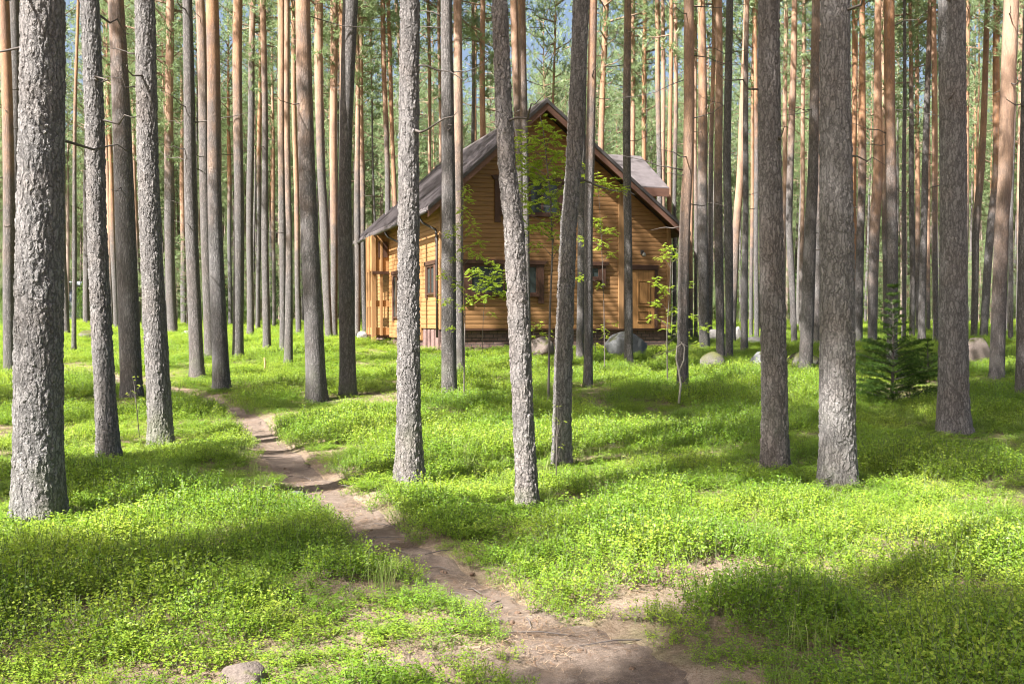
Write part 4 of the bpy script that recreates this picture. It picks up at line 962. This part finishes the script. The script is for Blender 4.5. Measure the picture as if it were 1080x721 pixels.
def sapling(label, stem_px, clusters, seed, rad0=.018, n=9, name='rowan_sapling', cat='sapling', depth_of=None):
    fx, fy = unproject(*stem_px[0]) if depth_of is None else depth_of
    fz = gz(fx, fy); root = thing(name, label, cat, (fx, fy, fz)); r = np.random.default_rng(seed); O = np.array((fx, fy, fz))
    pts = [np.zeros(3) - (0, 0, .1)] + [np.array(at_depth(x, y, fy)) - O + (0, r.normal(0, .06), 0) for x, y in stem_px[1:]]
    m = MB(); k = len(pts); m.tube(pts, [rad0 * (1 - .8 * i / (k - 1)) for i in range(k)], 6)
    V = []; Fc = []; off = 0; sz = np.array([p[2] for p in pts])
    for (x, y, q) in clusters:
        c = np.array(at_depth(x, y, fy)) - O; R_ = q * fy / FPX; c[1] += r.normal(0, R_ * .7)
        zz = np.clip(c[2] - .3 * R_ - .15, sz[0] + .2, sz[-1]); st = np.array([np.interp(zz, sz, [p[i] for p in pts]) for i in range(3)])
        m.tube([st, (st + c) / 2 + (0, 0, .04), c], [rad0 * .35, rad0 * .25, rad0 * .12], 4)
        v, f = leaf_spray(r, c, R_, n); V.append(v); Fc.append(f + off); off += len(v)
    m.build('stem', M_TWIG, root); obj('foliage', mesh_np('foliage', np.concatenate(V), np.concatenate(Fc), [M_ROWAN]), root)
    return root
sapling('tall rowan sapling with bright leaves in front of the gable peak', [(578, 420), (580, 330), (583, 260), (580, 200), (573, 140), (570, 122)],
        [(570, 128, 13), (560, 140, 15), (580, 146, 15), (552, 155, 14), (592, 160, 16), (572, 165, 17), (588, 178, 15), (556, 178, 17), (545, 172, 11), (570, 192, 15), (594, 196, 13), (552, 196, 12), (582, 210, 13), (560, 216, 13), (545, 224, 11), (590, 226, 11), (572, 236, 12), (560, 240, 9), (586, 246, 9), (566, 258, 7), (592, 262, 7)], 1, .022, 26)
sapling('slim rowan sapling with leaf tiers between the two slim pines of the gable', [(638, 388), (637, 320), (634, 250), (630, 180)],
        [(613, 176, 8), (620, 186, 11), (640, 190, 12), (652, 200, 9), (630, 200, 9), (628, 234, 9), (642, 240, 10), (618, 252, 8), (634, 258, 9), (612, 292, 7), (632, 300, 5), (645, 268, 6)], 2, .014, 22)
sapling('thin rowan sapling at the left corner of the cabin', [(489, 418), (490, 330), (488, 260), (489, 192)],
        [(491, 201, 7), (495, 210, 8), (489, 222, 8), (497, 233, 8), (484, 238, 7), (500, 243, 8), (476, 248, 9), (490, 262, 9), (506, 256, 8), (504, 268, 8), (480, 272, 7), (468, 290, 8), (482, 300, 8), (470, 318, 8), (486, 324, 6), (475, 345, 6)], 3, .013, 20)
sapling('leafy rowan sapling in front of the lower gable window', [(508, 372), (510, 330), (516, 290), (524, 270)],
        [(500, 284, 10), (512, 290, 12), (527, 285, 12), (520, 300, 12), (505, 302, 10), (535, 296, 9), (514, 312, 9), (498, 314, 8), (530, 309, 8), (515, 276, 8), (518, 330, 5)], 4, .012, 22)
sapling('leafy rowan sapling at the right corner of the cabin', [(704, 400), (703, 350), (706, 300), (708, 258)],
        [(706, 262, 9), (698, 272, 7), (716, 270, 8), (690, 298, 8), (702, 304, 9), (722, 300, 8), (694, 318, 8), (712, 326, 8), (690, 334, 7), (728, 334, 8), (706, 346, 8), (740, 345, 7), (722, 352, 7), (734, 362, 6), (700, 366, 6)], 5, .014, 22)
sapling('low leafy bush right of the dark leaning pine under the gable', [(628, 372), (628, 356), (630, 344)],
        [(620, 350, 9), (632, 346, 10), (640, 354, 8), (626, 360, 10), (645, 340, 7), (618, 364, 7), (636, 364, 8)], 6, .01, 8, 'leafy_bush', 'bush')
sapling('low leafy bush at the foot of the bent grey pine', [(565, 374), (563, 352), (566, 340)],
        [(560, 344, 9), (570, 340, 8), (566, 352, 9), (556, 355, 7), (575, 350, 7)], 7, .009, 7, 'leafy_bush', 'bush')
sapling('tiny sapling with a few leaves beside the flaky grey pine', [(148, 452), (147, 425), (144, 405), (142, 396)],
        [(143, 398, 5), (149, 406, 5), (140, 414, 5), (152, 420, 5), (146, 430, 4)], 8, .006, 4)
sapling('small green sapling at the bottom of the bent grey pine', [(586, 502), (587, 470), (588, 440), (589, 425)],
        [(588, 428, 5), (583, 440, 5), (593, 444, 5), (585, 458, 5), (592, 470, 5), (584, 476, 4)], 9, .006, 4)
# bare pale twig by the corner pine
fx, fy = unproject(716, 424); m = MB(); O = Vector((fx, fy, gz(fx, fy)))
pp = [at_depth(x, y, fy) - O for x, y in ((716, 425), (718, 405), (716, 392), (713, 378), (714, 364))]
m.tube(pp, [.02, .017, .015, .011, .006], 6); m.tube([at_depth(x, y, fy) - O for x, y in ((716, 392), (721, 380), (722, 366), (718, 360))], [.012, .011, .008, .004], 5); m.tube([at_depth(x, y, fy) - O for x, y in ((714, 366), (719, 362), (727, 366))], [.008, .006, .003], 4)
o = m.build('bare_twig', simple('pale_dead_wood', (.42, .38, .33), .8), None, 0, True, label='bare pale crooked twig standing at the foot of the corner pine', category='twig'); o.location = O
# small stake
fx, fy = unproject(279, 388); m = MB(); m.tube([(0, 0, -.1), (.01, 0, .2), (0, 0, .36)], [.022, .021, .018], 8)
o = m.build('wooden_stake', simple('fresh_wood', (.42, .24, .13), .8), None, 0, False, label='short orange brown stake in the grass behind the path bend', category='stake'); o.location = (fx, fy, gz(fx, fy))

def spruce(label, foot_px, top_y, spread, seed, name='young_spruce', whorls=16, dens=1.0):
    fx, fy = unproject(*foot_px); fz = gz(fx, fy); H = at_depth(foot_px[0], top_y, fy).z - fz; root = thing(name, label, 'spruce' if 'spruce' in name else 'bush', (fx, fy, fz))
    r = np.random.default_rng(seed); m = MB(); m.tube([(0, 0, -.1), (.01, 0, H * .5), (0, .01, H)], [.03, .018, .004], 6); TP = []; TD = []; TL = []
    for i in range(whorls):
        t_ = .04 + .92 * (i / (whorls - 1)) ** 1.1; z = H * t_; nb = int(r.integers(5, 8)) if t_ < .5 else int(r.integers(3, 6))
        for b in range(nb):
            a = b * 6.28 / nb + r.uniform(-.4, .4) + i; L_ = spread * ((1 - t_) ** 1.1 if t_ < .45 else .9 * (1 - t_) ** 1.7) * r.uniform(.5, 1.15) + .05; d = np.array((math.cos(a), math.sin(a), .28 + .35 * t_))
            p0 = np.array((0, 0, z)); p1 = p0 + d * L_ * .6; p2 = p0 + d * L_ - (0, 0, .08 * L_); m.tube([p0, p1, p2], [.009, .006, .003], 3)
            k = max(3, int(L_ / .055 * dens)); tt = np.linspace(.12, 1, k)
            for q in tt:
                p = p0 + (p1 - p0) * q / .6 if q < .6 else p1 + (p2 - p1) * (q - .6) / .4; TP.append(p); TD.append(d); TL.append(.05)
                if q > .25:
                    sd_ = np.array((-d[1], d[0], 0))
                    for sg in (-1, 1):
                        l2 = L_ * .34 * (1.15 - q) + .03; e = d * .6 + sd_ * sg * .8 + r.normal(0, .1, 3)
                        for s_ in np.linspace(.2, 1, max(2, int(l2 / .05))): TP.append(p + e * l2 * s_ - (0, 0, .15 * l2 * s_)); TD.append(e); TL.append(.05)
    TP = np.array(TP); TD = np.array(TD); bl = 20; P = np.repeat(TP, bl, 0); D = unit(np.repeat(TD, bl, 0) * .55 + r.normal(0, .6, (len(P), 3))); S = unit(np.cross(D, r.normal(0, 1, D.shape))) * .0030
    P = P + r.normal(0, .010, P.shape); l = .032 * r.uniform(.6, 1.2, len(P))[:, None]; v = np.stack([P - S, P + S, P + D * l], 1).reshape(-1, 3)
    m.build('stem', M_TWIG, root); obj('foliage', mesh_np('foliage', v, np.arange(len(v)).reshape(-1, 3), [M_SPRUCE]), root)
spruce('dark young spruce with airy top standing right of the stoutest right pine', (941, 418), 298, .86, 4)
spruce('low dark juniper like bush right of the young spruce', (978, 394), 358, .7, 6, 'low_bush', 8, .9)

# ------------------------------------------------------------------ cones and twigs dropped on the path
cm = MB(); cm.tube([(0, -.026, 0), (0, -.016, 0), (0, 0, 0), (0, .015, 0), (0, .027, 0)], [.006, .015, .018, .013, .003], 8)
M_CONE = simple('brown_cone', (.10, .065, .045), .9, 90, .006)
cone = None; rr = random.Random(3)
spots = [(431, 563), (437, 567), (405, 578), (466, 606), (470, 607), (522, 638), (528, 644), (546, 650), (540, 660), (564, 659), (569, 645), (358, 543), (350, 545), (326, 494), (339, 522), (498, 609), (667, 710), (300, 496), (392, 562), (612, 690)]
for px, py in spots:
    x, y = unproject(px, py, 0.0, fn=terrain)
    if cone is None:
        cone = o = cm.build('pine_cone', M_CONE, None, 0, True)
    else:
        o = cone.copy(); COL.objects.link(o)
    o.location = (x, y, gz(x, y) + .018); o.rotation_euler = (rr.uniform(-.3, .3), rr.uniform(-.3, .3), rr.uniform(0, 6.28)); o.scale = [rr.uniform(.55, .8)] * 3
    o['label'] = 'small dark pine cone lying on the trodden path'; o['category'] = 'pine cone'; o['group'] = 'pine cones on the path'
for i in range(26):
    k_ = rr.randrange(30, len(PC) - 30); px, py, hw = PC[k_]; x = px + rr.uniform(-.8, .8) * hw; y = py + rr.uniform(-.2, .2)
    if y < 3.6: continue
    a = rr.uniform(0, 6.28); L_ = rr.uniform(.05, .2); m = MB(); m.tube([(-L_ * math.cos(a), -L_ * math.sin(a), .0), (rr.uniform(-.01, .01), rr.uniform(-.01, .01), .012), (L_ * math.cos(a), L_ * math.sin(a), .002)], [.003, .004, .002], 5)
    o = m.build('fallen_twig', M_TWIG, None, 0, False, label='thin dry twig fallen on the trodden path', category='twig', group='twigs on the path'); o.location = (x, y, gz(x, y) + .024)
